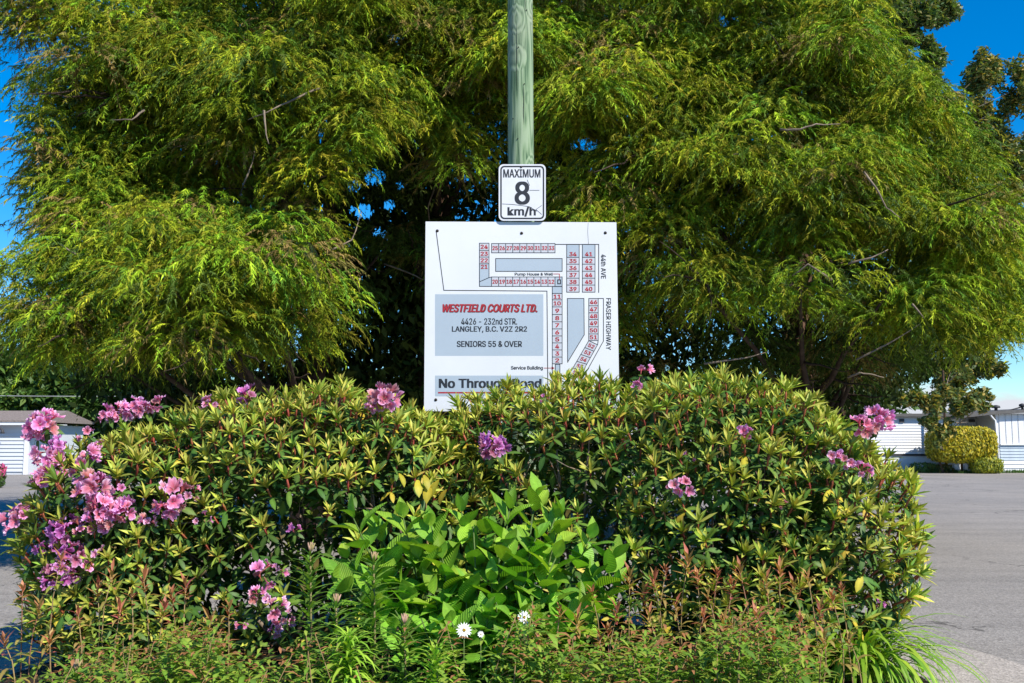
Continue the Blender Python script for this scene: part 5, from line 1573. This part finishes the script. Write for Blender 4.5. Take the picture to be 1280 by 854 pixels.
# sloping roof slab that covers porch and front
rb = Builder()
zA, zB = P(1192, 519.5, 43.4).z, P(1245, 513.5, 43.3).z
pts = [(gx(1192, 43.4) - og[0], zA), (xd - og[0], zB), (xe - og[0], zB + 0.25)]
for i in range(2):
    (xa_, za_), (xb_, zb_) = pts[i], pts[i + 1]
    v = [(xa_, -1.7, za_), (xb_, -1.7, zb_), (xb_, 5.2, zb_ + 0.15), (xa_, 5.2, za_ + 0.15)]
    rb.add(v + [(x, y, z - 0.14) for x, y, z in v], [(0, 1, 2, 3), (7, 6, 5, 4), (0, 4, 5, 1), (2, 6, 7, 3), (0, 3, 7, 4), (1, 5, 6, 2)])
obj('roof', rb, M['roofmetal'], H2, False)
b = Builder()
gp = [P(1238, 519, 43.35), P(1241, 523, 43.4), P(1244, 526, 43.45), Vector((gx(1244, 43.45), 43.45, 0.1))]
tube(b, [q - H2.location for q in gp], [0.045] * 4, 6); obj('downspout', b, M['white_siding'], H2)
for (px, py, s) in ((1245, 508, 1.0), (1278, 506, 0.8)):
    b = Builder(); c = P(px, py + 4, 44.5) - H2.location
    tube(b, [c - Vector((0, 0, 0.15)), c + Vector((0, 0, 0.06)), c + Vector((0, 0, 0.07)), c + Vector((0, 0, 0.16)), c + Vector((0, 0, 0.2))], [0.07 * s, 0.07 * s, 0.19 * s, 0.17 * s, 0.04 * s], 10); obj('roof_vent', b, M['trim_dark'], H2)
b = Builder(); tube(b, [P(1262, 513, 44.4) - H2.location, P(1280, 508, 44.6) - H2.location], 0.03, 5); obj('roof_cable', b, M['trim_dark'], H2)
b = Builder(); c = P(1215, 526, 45.3) - H2.location; box(b, c.x - 0.12, c.x + 0.12, c.y - 0.05, c.y + 0.08, c.z - 0.06, c.z + 0.06); obj('porch_light', b, M['trim_dark'], H2, False)

# trimmed yellow-green hedge + little bush beside it
def bushmesh(cx, cy, rx_, ry2, z0, z1, size, pal, n, rn, hang=True):
    B = Builder()
    u = rn.normal(size=(n, 3)); u /= np.linalg.norm(u, axis=1)[:, None]
    e = 1 / np.power((np.abs(u) ** 4).sum(1), 0.25)
    R_ = np.array([rx_, ry2, (z1 - z0) / 2])
    p = np.array([cx, cy, (z0 + z1) / 2]) + u * R_ * (e * rn.uniform(0.82, 1.03, n))[:, None]
    nrm = u + rn.normal(size=(n, 3)) * 0.5; nrm /= np.linalg.norm(nrm, axis=1)[:, None]
    a = np.array([0, 0, -1.0]) + rn.normal(size=(n, 3)) * 0.5
    a -= nrm * (a * nrm).sum(1)[:, None]; a /= np.linalg.norm(a, axis=1)[:, None]
    bb = np.cross(nrm, a); s = (size * rn.uniform(0.6, 1.3, n))[:, None]
    V = np.stack([p - a * s, p + bb * s * 0.4, p + a * s, p - bb * s * 0.4], 1)
    col = pal[rn.integers(0, len(pal), n)] * rn.uniform(0.7, 1.3, (n, 1))
    B.add(V.reshape(-1, 3), (np.arange(n) * 4)[:, None] + np.array([[0, 1, 2, 3]]), None, np.repeat(col, 4, 0))
    return B
PY = np.array([(0.50, 0.42, 0.03), (0.40, 0.37, 0.03), (0.58, 0.44, 0.035), (0.20, 0.22, 0.03)])
dh = 42.6
ha, hb = gx(1159, dh), gx(1237, dh)
hd = thing('clipped_hedge', 'flat-topped golden yellow clipped conifer before the mobile home porch', 'hedge', ((ha + hb) / 2, dh, 0))
fb = bushmesh(0, 0, (hb - ha) / 2, 0.9, 0.45, P(0, 534, dh).z, 0.075, PY, 15000, rn)
tag(obj('foliage', fb, M['broad'], hd), kind='stuff')
b = Builder(); [tube(b, wobble((x, 0, 0), (x * 1.3, 0.1, 1.2), 3, 0.05), [0.06, 0.05, 0.04, 0.03], 6) for x in (-0.8, 0, 0.7)]; obj('trunk', b, M['bark'], hd)
db = 42.0
bs = thing('round_bush', 'small olive round bush at the foot of the downspout', 'bush', (gx(1228, db), db, 0))
fb = bushmesh(0, 0, 0.62, 0.5, 0.0, 0.66, 0.06, PY * np.array((0.7, 0.85, 1)), 3000, rn)
tag(obj('foliage', fb, M['broad'], bs), kind='stuff')
b = Builder(); tube(b, [(0, 0, -0.02), (0, 0, 0.3)], [0.05, 0.02], 6); obj('stem', b, M['bark'], bs)
for i, (px, w_, h_, lb_, pal_) in enumerate(((1150, 0.55, 0.42, 'low grey-green bush against the white skirting', PB4), (1172, 0.5, 0.35, 'small bush with dry twigs between skirting and clipped hedge', PB))):
    t_ = thing('low_bush', lb_, 'bush', (gx(px, 43), 43, 0))
    tag(obj('foliage', bushmesh(0, 0, w_, 0.4, 0.0, h_, 0.08, pal_, 420, rn), M['broad'], t_), kind='stuff')
    b = Builder(); [tube(b, wobble((0, 0, 0), (random.uniform(-.5, .5), random.uniform(-.3, .3), h_ * 1.1), 3, 0.03), [0.02, 0.015, 0.01, 0.005], 4) for _ in range(6)]; obj('stem', b, M['twig'], t_)
gb = Builder()
n = 2600
p = np.stack([rn.uniform(gx(1130, 43), gx(1290, 43), n), rn.uniform(42.0, 43.4, n), np.zeros(n)], 1)
keepg = (p[:, 1] > 42.7) | ((p[:, 0] > gx(1195, 42)) & (p[:, 0] < gx(1222, 42)))
p = p[keepg]
dd = np.stack([rn.normal(size=len(p)) * .3, rn.normal(size=len(p)) * .3, np.ones(len(p))], 1)
threads(gb, p, dd / np.linalg.norm(dd, axis=1)[:, None], rn.uniform(.08, .2, len(p)), np.full(len(p), 0.03), np.full(len(p), 0.1), np.tile((0.07, 0.14, 0.03), (len(p), 1)))
tag(obj('verge_grass', gb, M['broad']), 'strip of short green grass along the mobile home skirting', 'grass', kind='stuff')

# pink shrub at far left before the house
az = thing('pink_azalea', 'small pink flowering shrub at the left frame edge before the grey-white house', 'bush', (gx(-6, 28), 28, 0))
fb = bushmesh(0, 0, 0.34, 0.3, 0.0, 0.62, 0.05, PB4, 1500, rn); tag(obj('foliage', fb, M['broad'], az), kind='stuff')
fb = bushmesh(0, -0.02, 0.36, 0.32, 0.2, 0.68, 0.05, np.array([(0.6, 0.08, 0.2), (0.7, 0.15, 0.3)]), 900, rn); tag(obj('blossom', fb, M['petal'], az), kind='stuff')
b = Builder(); tube(b, [(0, 0, -0.02), (0, 0, 0.5)], [0.03, 0.01], 6); obj('stem', b, M['twig'], az)

# overhead cable at left
b = Builder()
pts = []
a_, c_ = P(-300, 488, 36), P(330, 494, 38)
for i in range(17):
    t = i / 16; q = a_.lerp(c_, t); q.z -= 0.12 * math.sin(PI * t); pts.append(q)
tube(b, pts, 0.012, 5)
M['cable'] = plain_mat('grey_cable', (0.35, 0.36, 0.36), 0.6, 0.3)
tag(obj('overhead_cable', b, M['cable']), 'thin pale overhead cable crossing above the left house roof', 'cable')

# ------------------------------------------------------------------ litter at the road edge
rl = random.Random(88)
lit = Builder()
for i in range(700):
    px = 1095 + abs(rl.gauss(0, 1)) * 22; py = rl.choice([rl.uniform(755, 830), rl.gauss(776, 5), rl.gauss(780, 4)])
    x, y = ground_at(px, py)
    l = leaf(rl.uniform(0.008, 0.022), rl.uniform(0.005, 0.012), 1, 0.2, 0.3, rl.choice([(0.16, 0.08, 0.04), (0.22, 0.12, 0.06), (0.10, 0.06, 0.035), (0.3, 0.2, 0.1)]))
    lit.merge(l, Matrix.Translation((x, y, 0.009)) @ rotm(rl.uniform(0, 6.3), rl.uniform(-.2, .3)))
for i in range(160):
    x, y = rl.uniform(1.6, 7), rl.uniform(5, 16)
    lit.merge(leaf(0.025, 0.01, 1, 0.2, 0.3, (0.09, 0.06, 0.04)), Matrix.Translation((x, y, 0.009)) @ rotm(rl.uniform(0, 6.3), 0.1))
tag(obj('leaf_litter', lit, M['broad']), 'brown leaf litter gathered along the bed edge on the road', 'litter', kind='stuff')
b = Builder()
pts = [(*ground_at(1122, 808), 0.012), (*ground_at(1140, 810), 0.012), (*ground_at(1150, 813), 0.013), (*ground_at(1161, 813), 0.012)]
tube(b, pts, [0.004, 0.007, 0.006, 0.003], 5); tag(obj('fallen_twig', b, M['bark']), 'thin brown twig lying on the road beside the arching clump', 'twig')
for (px, py, lab) in ((1142, 848, 'pale pink fallen petal on the concrete near the bottom right'), (1096, 846, 'small white fallen petal under the arching clump')):
    x, y = ground_at(px, py)
    pb = Builder()
    for k in range(3):
        c = (0.72, 0.5, 0.5) if k else (0.6, 0.2, 0.25)
        pb.merge(leaf(0.024, 0.016, 3, 0.3, -0.8, c, (0.8, 0.68, 0.62)), rotm(k * 2.1, 0.25))
    tag(obj('fallen_petal', pb, M['petal'], M=Matrix.Translation((x, y, 0.012))), lab, 'petal')
import sys
print('OBJ', len(bpy.data.objects), 'TRIS', sum(len(m.polygons) * 2 for m in bpy.data.meshes) - sum(3 * len(m.polygons) - len(m.loops) + len(m.polygons) - 0 * 1 for m in []), 'exact', sum(len(m.loops) - 2 * len(m.polygons) for m in bpy.data.meshes), file=sys.stderr)
